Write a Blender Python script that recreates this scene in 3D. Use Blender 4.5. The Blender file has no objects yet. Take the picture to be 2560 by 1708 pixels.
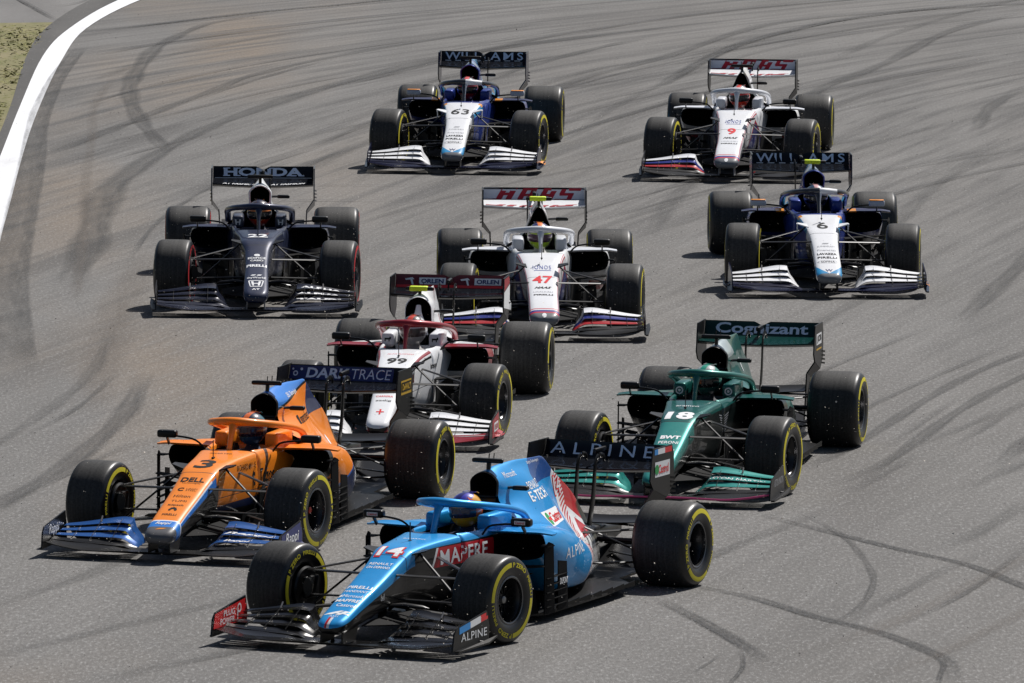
import bpy, bmesh, math, random
import numpy as np
from mathutils import Vector, Matrix
from mathutils.bvhtree import BVHTree

random.seed(7)
rng = np.random.default_rng(7)
S = bpy.context.scene
COL = S.collection

# ------------------------------------------------------------------ camera, sky, sun, exposure
cam_data = bpy.data.cameras.new('camera')
cam = bpy.data.objects.new('camera', cam_data)
COL.objects.link(cam)
cam_data.sensor_width = 36.0
cam_data.lens = 24217.0 * 36.0 / 2560.0
cam_data.clip_start = 1.0
cam_data.clip_end = 3000.0
cam.matrix_world = (Matrix.Translation((0, 0, 10.067))
                    @ Matrix.Rotation(math.radians(90) - 0.1055, 4, 'X')
                    @ Matrix.Rotation(0.0069, 4, 'Z'))
S.camera = cam

SUN_DIR = Vector((0.47, 0.62, 1.0)).normalized()      # towards the sun
sun_el = math.asin(SUN_DIR.z)
sun_az = math.atan2(SUN_DIR.x, SUN_DIR.y)             # clockwise from +Y
world = bpy.data.worlds.new('World')
S.world = world
world.use_nodes = True
wn = world.node_tree
sky = wn.nodes.new('ShaderNodeTexSky')
sky.sky_type = 'NISHITA'
sky.sun_disc = False
sky.sun_elevation = sun_el
sky.sun_rotation = sun_az
sky.dust_density = 2.0
wn.links.new(sky.outputs[0], wn.nodes['Background'].inputs[0])
wn.nodes['Background'].inputs[1].default_value = 0.05

sl = bpy.data.lights.new('sun', 'SUN')
sl.energy = 5.0
sl.angle = math.radians(0.5)
sl.color = (1.0, 0.965, 0.925)
sun = bpy.data.objects.new('sun', sl)
COL.objects.link(sun)
sun.rotation_euler = (-SUN_DIR).to_track_quat('-Z', 'Y').to_euler()

S.view_settings.view_transform = 'Standard'
S.view_settings.look = 'None'
S.view_settings.gamma = 1.0
S.view_settings.use_curve_mapping = False
S.view_settings.exposure = 0.15

# ------------------------------------------------------------------ node helpers
class E:
    """a scalar socket with arithmetic"""
    def __init__(s, nt, sock): s.nt, s.k = nt, sock
    def _m(s, op, o=None, swap=False):
        n = s.nt.nodes.new('ShaderNodeMath'); n.operation = op
        a, b = (o, s) if swap else (s, o)
        for i, q in enumerate((a, b)):
            if q is None: continue
            if isinstance(q, E): s.nt.links.new(q.k, n.inputs[i])
            else: n.inputs[i].default_value = float(q)
        return E(s.nt, n.outputs[0])
    def __add__(s, o): return s._m('ADD', o)
    __radd__ = __add__
    def __sub__(s, o): return s._m('SUBTRACT', o)
    def __rsub__(s, o): return s._m('SUBTRACT', o, True)
    def __mul__(s, o): return s._m('MULTIPLY', o)
    __rmul__ = __mul__
    def __gt__(s, o): return s._m('GREATER_THAN', o)
    def __lt__(s, o): return s._m('LESS_THAN', o)
    def __and__(s, o): return s._m('MULTIPLY', o)
    def __or__(s, o): return s._m('MAXIMUM', o)
    def __mod__(s, o): return s._m('WRAP', o)._fix()
    def _fix(s):
        s.k.node.inputs[2].default_value = 0.0
        return s
    def inv(s): return 1.0 - s
    def abs(s): return s._m('ABSOLUTE')
    def max0(s): return s._m('MAXIMUM', 0.0)
    def clamp(s):
        n = s.nt.nodes.new('ShaderNodeClamp'); s.nt.links.new(s.k, n.inputs[0])
        return E(s.nt, n.outputs[0])

def pw(e, pts):
    """piecewise-linear function of a scalar socket"""
    out = None
    for (a, va), (b, vb) in zip(pts[:-1], pts[1:]):
        n = e.nt.nodes.new('ShaderNodeMapRange')
        for i, q in enumerate((a, b, 0.0, vb - va)): n.inputs[1 + i].default_value = q
        e.nt.links.new(e.k, n.inputs[0])
        t = E(e.nt, n.outputs[0]); out = t if out is None else out + t
    return out + pts[0][1]

def new_mat(name):
    m = bpy.data.materials.new(name); m.use_nodes = True
    return m, m.node_tree, m.node_tree.nodes['Principled BSDF']

def rgba(c): return (c[0], c[1], c[2], 1.0)

def mixc(nt, fac, a, b):
    n = nt.nodes.new('ShaderNodeMix'); n.data_type = 'RGBA'
    if isinstance(fac, E): nt.links.new(fac.k, n.inputs[0])
    else: n.inputs[0].default_value = fac
    for q, i in ((a, 6), (b, 7)):
        if isinstance(q, (tuple, list)): n.inputs[i].default_value = rgba(q)
        else: nt.links.new(q, n.inputs[i])
    return n.outputs[2]

def noise(nt, vec, scale, detail=3.0, rough=0.55):
    n = nt.nodes.new('ShaderNodeTexNoise')
    n.inputs['Scale'].default_value = scale
    n.inputs['Detail'].default_value = detail
    n.inputs['Roughness'].default_value = rough
    if vec is not None: nt.links.new(vec, n.inputs['Vector'])
    return E(nt, n.outputs[0])

def ramp01(e, lo, hi):
    n = e.nt.nodes.new('ShaderNodeMapRange')
    n.inputs[1].default_value = lo; n.inputs[2].default_value = hi
    e.nt.links.new(e.k, n.inputs[0])
    return E(e.nt, n.outputs[0])

def coords(nt):
    tc = nt.nodes.new('ShaderNodeTexCoord')
    sp = nt.nodes.new('ShaderNodeSeparateXYZ'); nt.links.new(tc.outputs['Object'], sp.inputs[0])
    su = nt.nodes.new('ShaderNodeSeparateXYZ'); nt.links.new(tc.outputs['UV'], su.inputs[0])
    return tc.outputs['Object'], E(nt, sp.outputs[0]), E(nt, sp.outputs[1]), E(nt, sp.outputs[2]), E(nt, su.outputs[1])

_pm = {}
def paint(name, base, zones=(), rough=0.3, metal=0.0, coat=0.45, dirt=0.12):
    """car paint: base colour, livery zones [(colour, f(X,Y,Z,T) -> mask)], fine dust"""
    if name in _pm: return _pm[name]
    m, nt, b = new_mat(name)
    vec, X, Y, Z, T = coords(nt)
    col = base
    for c, f in zones:
        col = mixc(nt, f(X, Y, Z, T), col, c)
    d = ramp01(noise(nt, vec, 34.0, 4.0, 0.7), 0.52, 0.78) * dirt
    col = mixc(nt, d, col, (0.16, 0.14, 0.12))
    nt.links.new(col, b.inputs['Base Color'])
    r = noise(nt, vec, 9.0, 3.0) * 0.20 + (rough + 0.02)
    nt.links.new(r.k, b.inputs['Roughness'])
    b.inputs['Metallic'].default_value = metal
    b.inputs['Coat Weight'].default_value = coat
    b.inputs['Coat Roughness'].default_value = 0.045
    b.inputs['Specular IOR Level'].default_value = 0.22
    _pm[name] = m
    return m

def flat_mat(name, c, rough=0.45, metal=0.0, coat=0.0, spec=0.5):
    if name in _pm: return _pm[name]
    m, nt, b = new_mat(name)
    tc = nt.nodes.new('ShaderNodeTexCoord')
    n = noise(nt, tc.outputs['Object'], 55.0, 3.0)
    col = mixc(nt, ramp01(n, 0.35, 0.75) * 0.35, c, tuple(min(1, q * 0.75 + 0.004) for q in c))
    nt.links.new(col, b.inputs['Base Color'])
    b.inputs['Roughness'].default_value = rough
    b.inputs['Metallic'].default_value = metal
    b.inputs['Coat Weight'].default_value = coat
    b.inputs['Specular IOR Level'].default_value = spec
    _pm[name] = m
    return m

# ------------------------------------------------------------------ geometry helpers
def pchip(xs, ys, q):
    xs = np.asarray(xs, float); ys = np.asarray(ys, float)
    h = np.diff(xs); d = np.diff(ys, axis=0) / (h[:, None] if ys.ndim > 1 else h)
    m = np.zeros_like(ys)
    m[0], m[-1] = d[0], d[-1]
    if len(xs) > 2:
        a, c = d[:-1], d[1:]
        s = (a * c) > 0
        with np.errstate(divide='ignore', invalid='ignore'):
            hm = 2 * a * c / (a + c)
        m[1:-1] = np.where(s, hm, 0)
    i = np.clip(np.searchsorted(xs, q, side='right') - 1, 0, len(xs) - 2)
    t = (q - xs[i]) / h[i]
    hh = h[i]
    if ys.ndim > 1: t = t[:, None]; hh = hh[:, None]
    t2, t3 = t * t, t * t * t
    return ((2 * t3 - 3 * t2 + 1) * ys[i] + (t3 - 2 * t2 + t) * hh * m[i]
            + (-2 * t3 + 3 * t2) * ys[i + 1] + (t3 - t2) * hh * m[i + 1])

def catmull(pts, k, closed=False):
    P = np.asarray(pts, float); n = len(P); out = []
    segs = n if closed else n - 1
    for i in range(segs):
        if closed: a, b, c, d = P[(i - 1) % n], P[i], P[(i + 1) % n], P[(i + 2) % n]
        else:
            b, c = P[i], P[i + 1]
            a = P[i - 1] if i > 0 else 2 * b - c
            d = P[i + 2] if i + 2 < n else 2 * c - b
        for j in range(k):
            t = j / k
            out.append(0.5 * ((2 * b) + (c - a) * t + (2 * a - 5 * b + 4 * c - d) * t * t + (3 * b - a - 3 * c + d) * t ** 3))
    if not closed: out.append(P[-1])
    return np.array(out)

def ring_spline(P, k):
    d = np.maximum(np.linalg.norm(np.diff(P, axis=0), axis=1), 1e-5)
    u = np.concatenate([[0], np.cumsum(d)])
    q = np.concatenate([u[i] + (u[i + 1] - u[i]) * np.arange(k) / k for i in range(len(d))] + [[u[-1]]])
    return pchip(u, P, q)

def make_mesh(name, verts, faces, uv=None, smooth=True):
    me = bpy.data.meshes.new(name)
    me.from_pydata([tuple(map(float, v)) for v in verts], [], [tuple(map(int, f)) for f in faces])
    if uv is not None:
        l = me.uv_layers.new(name='UVMap')
        li = np.empty(len(me.loops), dtype=np.int32); me.loops.foreach_get('vertex_index', li)
        l.data.foreach_set('uv', np.asarray(uv, np.float32)[li].ravel())
    if smooth: me.polygons.foreach_set('use_smooth', [True] * len(me.polygons))
    me.update()
    return me

def fix_normals(me):
    bm = bmesh.new(); bm.from_mesh(me)
    bmesh.ops.recalc_face_normals(bm, faces=bm.faces)
    bm.to_mesh(me); bm.free()
    return me

def sharp(me, deg=35):
    me.polygons.foreach_set('use_smooth', [True] * len(me.polygons))
    me.set_sharp_from_angle(angle=math.radians(deg))
    return me

def add(name, me, mat, parent=None, loc=None, rot=None):
    o = bpy.data.objects.new(name, me); COL.objects.link(o)
    if parent: o.parent = parent
    if loc: o.location = loc
    if rot: o.rotation_euler = rot
    if mat is not None:
        if not me.materials: me.materials.append(None)
        o.material_slots[0].link = 'OBJECT'
        o.material_slots[0].material = mat
    return o

_cache = {}
def cached(key, f):
    if key not in _cache: _cache[key] = f()
    return _cache[key]

def loft(secs, step=0.05, k=4, cap0=True, cap1=True):
    """secs: [(x, [(y, z) half profile from top centre to bottom centre])]; mirrored; uv = (x, t)"""
    secs = sorted(secs, key=lambda s: s[0])
    xs = [s[0] for s in secs]
    C = np.array([np.array(s[1], float).ravel() for s in secs])
    q = [xs[0]]
    for a, b in zip(xs[:-1], xs[1:]):
        n = max(1, int(math.ceil((b - a) / step)))
        q += [a + (b - a) * (i + 1) / n for i in range(n)]
    q = np.array(q)
    D = pchip(xs, C, q).reshape(len(q), -1, 2)
    V, UV, F = [], [], []
    for x, prof in zip(q, D):
        # reflect so that the spline is flat at the centre line
        ext = np.vstack([[(-prof[1][0], prof[1][1])], prof, [(-prof[-2][0], prof[-2][1])]])
        h = ring_spline(ext, k)[k:-k]
        h[0, 0] = 0; h[-1, 0] = 0
        m = len(h)
        for j in range(m):
            V.append((x, max(0.0, h[j, 0]), h[j, 1])); UV.append((x, j / (m - 1)))
        for j in range(m - 2, 0, -1):
            V.append((x, -max(0.0, h[j, 0]), h[j, 1])); UV.append((x, j / (m - 1)))
    R = 2 * (m - 1)
    for i in range(len(q) - 1):
        for j in range(R):
            a, b = i * R + j, i * R + (j + 1) % R
            F.append((a, b, b + R, a + R))
    if cap0: F.append(tuple(range(R)))
    if cap1: F.append(tuple(reversed(range((len(q) - 1) * R, len(q) * R))))
    return fix_normals(make_mesh('loft', V, F, UV))

def loft_closed(secs, step=0.06, k=4, cap0=True, cap1=True, mirror=False):
    secs = sorted(secs, key=lambda s: s[0])
    xs = [s[0] for s in secs]
    C = np.array([np.array(s[1], float).ravel() for s in secs])
    q = [xs[0]]
    for a, b in zip(xs[:-1], xs[1:]):
        n = max(1, int(math.ceil((b - a) / step)))
        q += [a + (b - a) * (i + 1) / n for i in range(n)]
    q = np.array(q)
    D = pchip(xs, C, q).reshape(len(q), -1, 2)
    V, F, UV = [], [], []
    sg = -1 if mirror else 1
    for x, prof in zip(q, D):
        ext = np.vstack([prof[-2:], prof, prof[:3]]); h = ring_spline(ext, k)[2 * k:-2 * k - 1]; R = len(h)
        for j in range(R): V.append((x, sg * h[j, 0], h[j, 1])); UV.append((x, j / R))
    for i in range(len(q) - 1):
        for j in range(R):
            a, b = i * R + j, i * R + (j + 1) % R
            F.append((a, b, b + R, a + R))
    if cap0: F.append(tuple(range(R)))
    if cap1: F.append(tuple(reversed(range((len(q) - 1) * R, len(q) * R))))
    return fix_normals(make_mesh('loft', V, F, UV))

def tube(path, ra, rb=None, seg=10, up=(0, 0, 1), smooth_k=0, cap=True):
    """swept ellipse: ra = half size along 'side', rb = half size along 'up'"""
    P = np.array(path, float)
    ra = np.array(ra if np.ndim(ra) else [ra] * len(P), float)
    rb = ra if rb is None else np.array(rb if np.ndim(rb) else [rb] * len(P), float)
    if smooth_k:
        A = catmull(np.column_stack([P, ra, rb]), smooth_k); P, ra, rb = A[:, :3], A[:, 3], A[:, 4]
    up = np.array(up, float); V, F = [], []
    for i in range(len(P)):
        t = P[min(i + 1, len(P) - 1)] - P[max(i - 1, 0)]; t /= np.linalg.norm(t)
        s = np.cross(t, up); s /= np.linalg.norm(s); u = np.cross(s, t)
        for j in range(seg):
            a = 2 * math.pi * j / seg
            V.append(P[i] + s * ra[i] * math.cos(a) + u * rb[i] * math.sin(a))
    for i in range(len(P) - 1):
        for j in range(seg):
            a, b = i * seg + j, i * seg + (j + 1) % seg
            F.append((a, b, b + seg, a + seg))
    if cap:
        F.append(tuple(range(seg))); F.append(tuple(reversed(range((len(P) - 1) * seg, len(P) * seg))))
    return sharp(fix_normals(make_mesh('tube', V, F)), 50)

def join(meshes):
    V, F = [], []
    for me in meshes:
        n = len(V)
        V += [tuple(v.co) for v in me.vertices]; F += [tuple(i + n for i in p.vertices) for p in me.polygons]
    return sharp(make_mesh('joined', V, F), 40)

def slab(poly, n, thick):
    """closed polygon of 3-D points, thickened along n by thick (centred)"""
    P = [Vector(p) for p in poly]; n = Vector(n).normalized() * thick * 0.5
    k = len(P)
    V = [p + n for p in P] + [p - n for p in P]
    F = [tuple(range(k)), tuple(reversed(range(k, 2 * k)))]
    F += [(i, i + k, (i + 1) % k + k, (i + 1) % k) for i in range(k)]
    return sharp(fix_normals(make_mesh('slab', V, F)), 30)

def rbox(cx, cy, cz, sx, sy, sz, bev=0.01, seg=2, taper=None):
    bm = bmesh.new(); bmesh.ops.create_cube(bm, size=1.0)
    for v in bm.verts:
        if taper and v.co.x < 0: v.co.y *= taper; v.co.z *= taper
        v.co = Vector((cx + v.co.x * sx, cy + v.co.y * sy, cz + v.co.z * sz))
    bmesh.ops.bevel(bm, geom=list(bm.edges), offset=bev, segments=seg, affect='EDGES', profile=0.5)
    me = bpy.data.meshes.new('box'); bm.to_mesh(me); bm.free()
    return sharp(me, 40)

def wing(st, n=6, thick=0.012, k=7):
    """st: [(y, lex, lez, tex, tez)] lofted spanwise, cambered thin section, closed"""
    st = sorted(st); ys = [s[0] for s in st]
    C = np.array([s[1:5] for s in st])
    q = [ys[0]]
    for a, b in zip(ys[:-1], ys[1:]):
        m = max(1, min(n, int(math.ceil((b - a) / 0.03)))); q += [a + (b - a) * (i + 1) / m for i in range(m)]
    q = np.array(q); D = pchip(ys, C, q)
    V, F = [], []
    R = 2 * k
    for y, (lx, lz, tx, tz) in zip(q, D):
        c = math.hypot(tx - lx, tz - lz); ux, uz = (tx - lx) / c, (tz - lz) / c
        nx, nz = uz, -ux
        if nz < 0: nx, nz = -nx, -nz
        up, lo = [], []
        for i in range(k):
            s = i / (k - 1)
            th = thick * (1.0 - 0.75 * s) * (0.25 if i == 0 else 1)
            cam_ = -0.09 * c * 4 * s * (1 - s)
            px, pz = lx + ux * c * s, lz + uz * c * s
            up.append((px + nx * (cam_ + th / 2), y, pz + nz * (cam_ + th / 2)))
            lo.append((px + nx * (cam_ - th / 2), y, pz + nz * (cam_ - th / 2)))
        V += up + lo[::-1]
    for i in range(len(q) - 1):
        for j in range(R):
            a, b = i * R + j, i * R + (j + 1) % R
            F.append((a, b, b + R, a + R))
    F.append(tuple(range(R))); F.append(tuple(reversed(range((len(q) - 1) * R, len(q) * R))))
    return sharp(fix_normals(make_mesh('wing', V, F)), 55)

def lathe_y(prof, seg=48, closed=False):
    """prof: [(r, y)] revolved about the Y axis"""
    V, F = [], []; n = len(prof)
    for i in range(seg):
        a = 2 * math.pi * i / seg; c, s = math.cos(a), math.sin(a)
        V += [(r * c, y, r * s) for r, y in prof]
    m = n if closed else n - 1
    for i in range(seg):
        for j in range(m):
            a, b = i * n + j, i * n + (j + 1) % n
            d, e = ((i + 1) % seg) * n + (j + 1) % n, ((i + 1) % seg) * n + j
            F.append((a, b, d, e))
    return sharp(fix_normals(make_mesh('lathe', V, F)), 38)

# ------------------------------------------------------------------ lettering
def text_mesh(body, bold=0.0, shear=0.0, spacing=1.0, res=3):
    if 'M' in body and bold > 0: return text_by_letter(body, bold, shear, spacing, res)
    return text_plain(body, bold, shear, spacing, res)

_adv = {}
def advance(chh):
    if chh not in _adv:
        a = text_plain('H' + chh + 'H'); b = text_plain('HH'); _adv[chh] = a[1] - b[1]; a[0].free(); b[0].free()
    return _adv[chh]

def text_by_letter(body, bold, shear, spacing, res):
    """bold text set letter by letter, the letter M drawn as an outline of its own"""
    out = bmesh.new(); pen = 0.0
    for chh in body:
        a = advance(chh)
        if chh == 'M':
            t, h = .115 + 2 * bold, .69; x0, x1 = .06 - bold, .72 + bold; xm = .39; yt, d = .40, t * 1.45
            g = bmesh.new()
            g.faces.new([g.verts.new((x + shear * y, y, 0)) for x, y in ((x0, 0), (x0 + t, 0), (x0 + t, h - d), (xm, yt - d), (x1 - t, h - d), (x1 - t, 0), (x1, 0), (x1, h), (x1 - t * .85, h), (xm, yt), (x0 + t * .85, h), (x0, h))])
            bmesh.ops.triangulate(g, faces=list(g.faces)); g.verts.index_update(); off = pen
        elif chh == ' ':
            pen += a * spacing; continue
        else:
            q = text_plain('H' + chh, bold, shear, 1.0, res)
            g = q[0]; hx = text_plain('H', bold, shear, 1.0, res); gap = advance('H')
            xs0 = min(v.co.x for v in g.verts); ys0 = min(v.co.y for v in g.verts)
            # drop the leading H (it holds the leftmost vertex)
            nH = len(hx[0].verts); hx[0].free()
            vs_ = list(g.verts)
            drop = vs_[:nH] if min(v.co.x for v in vs_[:nH]) < xs0 + 1e-4 else vs_[-nH:]
            ymin = min(v.co.y for v in drop)
            for v in g.verts: v.co.x -= xs0; v.co.y -= ymin
            bmesh.ops.delete(g, geom=drop, context='VERTS'); g.verts.index_update(); off = pen - gap + .065
        b0 = len(out.verts); vs = [out.verts.new((v.co.x + off, v.co.y, 0)) for v in g.verts]
        for f in g.faces: out.faces.new([vs[v.index] for v in f.verts])
        g.free(); pen += a * spacing
    xs = [v.co.x for v in out.verts]; ys = [v.co.y for v in out.verts]
    x0, x1, y0, y1 = min(xs), max(xs), min(ys), max(ys)
    for v in out.verts: v.co.x -= (x0 + x1) / 2; v.co.y -= (y0 + y1) / 2
    return out, x1 - x0, y1 - y0

def text_plain(body, bold=0.0, shear=0.0, spacing=1.0, res=3):
    c = bpy.data.curves.new('lettering', 'FONT')
    c.body = body; c.offset = bold; c.shear = shear; c.space_character = spacing
    c.resolution_u = res; c.align_x = 'CENTER'; c.size = 1.0; c.fill_mode = 'FRONT'
    o = bpy.data.objects.new('tmp_text', c)
    me = o.to_mesh()
    bm = bmesh.new(); bm.from_mesh(me); o.to_mesh_clear()
    bpy.data.objects.remove(o); bpy.data.curves.remove(c)
    xs = [v.co.x for v in bm.verts]; ys = [v.co.y for v in bm.verts]
    if not xs: return bm, 1, 1
    x0, x1, y0, y1 = min(xs), max(xs), min(ys), max(ys)
    for v in bm.verts: v.co.x -= (x0 + x1) / 2; v.co.y -= (y0 + y1) / 2
    return bm, x1 - x0, y1 - y0

def grid_cut(bm, su, sv):
    for ax, s in ((0, su), (1, sv)):
        lo = min(v.co[ax] for v in bm.verts); hi = max(v.co[ax] for v in bm.verts)
        k = math.ceil(lo / s)
        while k * s < hi and hi > lo:
            co = [0, 0, 0]; no = [0, 0, 0]; co[ax] = k * s + 1e-5; no[ax] = 1
            bmesh.ops.bisect_plane(bm, geom=list(bm.verts) + list(bm.edges) + list(bm.faces), plane_co=co, plane_no=no)
            k += 1

def shape_bm(polys):
    bm = bmesh.new()
    for poly in polys:
        vs = [bm.verts.new((x, y, 0)) for x, y in poly]
        bm.faces.new(vs)
    return bm

def box_poly(x0, y0, x1, y1, sk=0.0): return [(x0 + sk * y0, y0), (x1 + sk * y0, y0), (x1 + sk * y1, y1), (x0 + sk * y1, y1)]

def ring_polys(cx, cy, r0, r1, ry=1.0, a0=0, a1=360, n=20):
    out = []
    for i in range(n):
        t0, t1 = math.radians(a0 + (a1 - a0) * i / n), math.radians(a0 + (a1 - a0) * (i + 1) / n)
        out.append([(cx + r0 * math.cos(t0), cy + ry * r0 * math.sin(t0)), (cx + r1 * math.cos(t0), cy + ry * r1 * math.sin(t0)),
                    (cx + r1 * math.cos(t1), cy + ry * r1 * math.sin(t1)), (cx + r0 * math.cos(t1), cy + ry * r0 * math.sin(t1))])
    return out

_bvh = {}
def bvh_of(me):
    if me.name not in _bvh:
        _bvh[me.name] = BVHTree.FromPolygons([v.co for v in me.vertices], [p.vertices for p in me.polygons])
    return _bvh[me.name]

def stick(bm, target, o, u, v, su=1.0, sv=1.0, off=0.003, cut=(0.03, 0.03), maxd=0.6):
    """print a flat shape on a surface: o + x*su*u + y*sv*v, projected along u x v"""
    u, v, o = Vector(u), Vector(v), Vector(o)
    n = u.cross(v).normalized()
    for w in bm.verts: w.co.x *= su; w.co.y *= sv
    grid_cut(bm, *cut)
    tree = bvh_of(target) if target else None
    dead = []
    for w in bm.verts:
        p = o + u * w.co.x + v * w.co.y
        if tree:
            hit, nn, fi, d = tree.ray_cast(p + n * maxd * 0.5, -n, maxd)
            if hit is None: dead.append(w); continue
            p = hit + n * off
        else: p = p + n * off
        w.co = p
    if dead: bmesh.ops.delete(bm, geom=dead, context='VERTS')
    me = bpy.data.meshes.new('print'); bm.to_mesh(me); bm.free()
    return me

def write(parent, target, body, mat, o, u, v, width=None, height=None, bold=0.0, shear=0.0, spacing=1.0, name='lettering', off=0.003, maxd=0.6, cut=(0.03, 0.03)):
    bm, w, h = text_mesh(body, bold, shear, spacing)
    if not bm.verts: bm.free(); return
    su = width / w if width else height / h
    sv = height / h if height else su
    me = stick(bm, target, o, u, v, su, sv, off, cut, maxd)
    if len(me.polygons): return add(name, me, mat, parent)

def shape(parent, target, polys, mat, o, u, v, name='panel_print', off=0.002, maxd=0.6, cut=(0.03, 0.03)):
    me = stick(shape_bm(polys), target, o, u, v, 1, 1, off, cut, maxd)
    if len(me.polygons): return add(name, me, mat, parent)

# ------------------------------------------------------------------ shared materials
def tyre_mat():
    m, nt, b = new_mat('tyre_rubber')
    vec, X, Y, Z, T = coords(nt)
    n0 = noise(nt, vec, 60.0, 4.0, 0.7)
    ct = nt.nodes.new('ShaderNodeCombineXYZ'); nt.links.new(Y.k, ct.inputs[1]); nt.links.new((X * .03).k, ct.inputs[0]); nt.links.new((Z * .03).k, ct.inputs[2])
    n = n0 * .55 + noise(nt, ct.outputs[0], 38.0, 4.0, .7) * .45
    r2 = (X * X + Z * Z)
    tread = ramp01(r2, 0.1035, 0.1085)
    worn = mixc(nt, ramp01(n, 0.38, 0.66), (0.011, 0.0108, 0.0106), (0.050, 0.0485, 0.0465))
    side = mixc(nt, ramp01(n, 0.4, 0.8), (0.005, 0.005, 0.0055), (0.010, 0.010, 0.010))
    nt.links.new(mixc(nt, tread, side, worn), b.inputs['Base Color'])
    nt.links.new((tread * 0.30 + 0.27 + n * 0.12).k, b.inputs['Roughness'])
    bp = nt.nodes.new('ShaderNodeBump'); bp.inputs['Strength'].default_value = 0.25; bp.inputs['Distance'].default_value = 0.004
    nt.links.new(n.k, bp.inputs['Height']); nt.links.new(bp.outputs[0], b.inputs['Normal'])
    nt.links.new((0.55 - tread * 0.25).k, b.inputs['Specular IOR Level'])
    return m
M_TYRE = tyre_mat()
M_CARBON = flat_mat('carbon_fibre', (0.004, 0.004, 0.0043), 0.36, 0.0, 0.0, 0.32)
M_MATT = flat_mat('matt_black', (0.003, 0.003, 0.003), 0.8, 0, 0, 0.15)
M_RIM = flat_mat('rim_metal', (0.035, 0.035, 0.037), 0.28, 0.75)
M_LIP = flat_mat('rim_lip', (0.16, 0.16, 0.165), 0.25, 0.9)
M_NUT = flat_mat('wheel_nut', (0.30, 0.28, 0.26), 0.35, 0.7)
M_GOLD = flat_mat('anodised_gold', (0.25, 0.12, 0.03), 0.4, 0.6)
M_YELLOW = flat_mat('tyre_print_yellow', (0.66, 0.57, 0.02), 0.6)
M_RED = flat_mat('tyre_print_red', (0.50, 0.012, 0.02), 0.6)
M_FLUO = flat_mat('fluorescent_yellow', (0.66, 0.83, 0.015), 0.5)
M_STEEL = flat_mat('bare_bracket', (0.05, 0.05, 0.05), 0.4, 0.6)
M_VANE = flat_mat('matt_carbon_vane', (0.004, 0.004, 0.0045), 0.75, 0, 0, .12)
M_GLOSS = flat_mat('gloss_carbon', (0.004, 0.004, 0.0045), 0.24, 0, 0.25, .5)
M_SLATE = flat_mat('dark_slate_wing', (0.008, 0.009, 0.012), 0.13, 0, 0, .18)
INK = {'white': flat_mat('white_ink', (0.78, 0.79, 0.80), 0.45), 'black': flat_mat('black_ink', (0.005, 0.005, 0.005), 0.5, 0, 0, .25),
       'red': flat_mat('red_ink', (0.68, 0.016, 0.02), 0.4), 'blue': flat_mat('blue_ink', (0.03, 0.06, 0.33), 0.4),
       'pale': flat_mat('pale_blue_ink', (0.76, 0.83, 0.96), 0.4), 'navy': flat_mat('navy_ink', (0.012, 0.02, 0.13), 0.4),
       'green': flat_mat('green_ink', (0.01, 0.30, 0.07), 0.4), 'grey': flat_mat('grey_ink', (0.30, 0.31, 0.33), 0.4),
       'sky': flat_mat('sky_blue_ink', (0.02, 0.26, 0.66), 0.4), 'orange': flat_mat('orange_ink', (0.85, 0.28, 0.01), 0.4),
       'gold': flat_mat('gold_ink', (0.55, 0.33, 0.02), 0.4), 'dkred': flat_mat('dark_red_ink', (0.36, 0.009, 0.022), 0.4),
       'teal': flat_mat('teal_ink', (0.03, 0.33, 0.29), 0.4), 'pink': flat_mat('pink_ink', (0.75, 0.08, 0.25), 0.4)}

# ------------------------------------------------------------------ wheels
def tyre_profile(w):
    h = w / 2
    half = [(0.170, .80 * h), (0.184, .91 * h), (0.215, .985 * h), (0.25, h), (0.285, .985 * h), (0.308, .935 * h), (0.323, .86 * h), (0.331, .755 * h), (0.3345, .5 * h), (0.335, 0.0)]
    return half
def tyre_mesh(w):
    p = tyre_profile(w)
    full = p + [(r, -y) for r, y in reversed(p[:-1])]
    full += [(0.168, -.7 * w / 2), (0.168, .7 * w / 2)]
    return lathe_y(full, 72, closed=True)
def rim_mesh(w, sg):
    h = w / 2
    base = lathe_y([(0.176, sg * .845 * h), (0.168, sg * .80 * h), (0.160, sg * .45 * h), (0.150, sg * .26 * h), (0.060, sg * .18 * h), (0.05, sg * .42 * h), (0.0, sg * .44 * h)], 40)
    sp = []
    for i in range(12):
        a = 2 * math.pi * i / 12
        d = np.array([math.cos(a), 0, math.sin(a)])
        sp.append(tube([d * 0.045 + [0, sg * .46 * h, 0], d * 0.10 + [0, sg * .40 * h, 0], d * 0.158 + [0, sg * .46 * h, 0]], 0.006, 0.010, seg=6, up=(0, 1, 0)))
    return join([base] + sp)
def lip_mesh(w, sg):
    h = w / 2
    return lathe_y([(0.1845, sg * .915 * h), (0.176, sg * .93 * h), (0.168, sg * .91 * h), (0.166, sg * .78 * h)], 48)
def drum_mesh(w, sg):
    h = w / 2
    return lathe_y([(0.166, -sg * .70 * h), (0.163, -sg * .98 * h), (0.150, -sg * 1.05 * h), (0.06, -sg * 1.06 * h), (0.0, -sg * 1.03 * h)], 40)
def arc_print(w, sg, arcs, r0=.250, r1=.284):
    p = tyre_profile(w); rs = [q[0] for q in p]; ysd = [q[1] for q in p]
    V, F = [], []
    for a0, a1, q0, q1 in arcs:
        n = max(2, int(abs(a1 - a0) / 4)); b = len(V); rr = np.linspace(q0, q1, 4)
        for i in range(n + 1):
            a = math.radians(a0 + (a1 - a0) * i / n)
            for r in rr: V.append((r * math.cos(a), sg * (np.interp(r, rs, ysd) + 0.0018), r * math.sin(a)))
        for i in range(n):
            for j in range(3): F.append((b + i * 4 + j, b + i * 4 + j + 1, b + (i + 1) * 4 + j + 1, b + (i + 1) * 4 + j))
    return make_mesh('arc', V, F)
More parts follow.
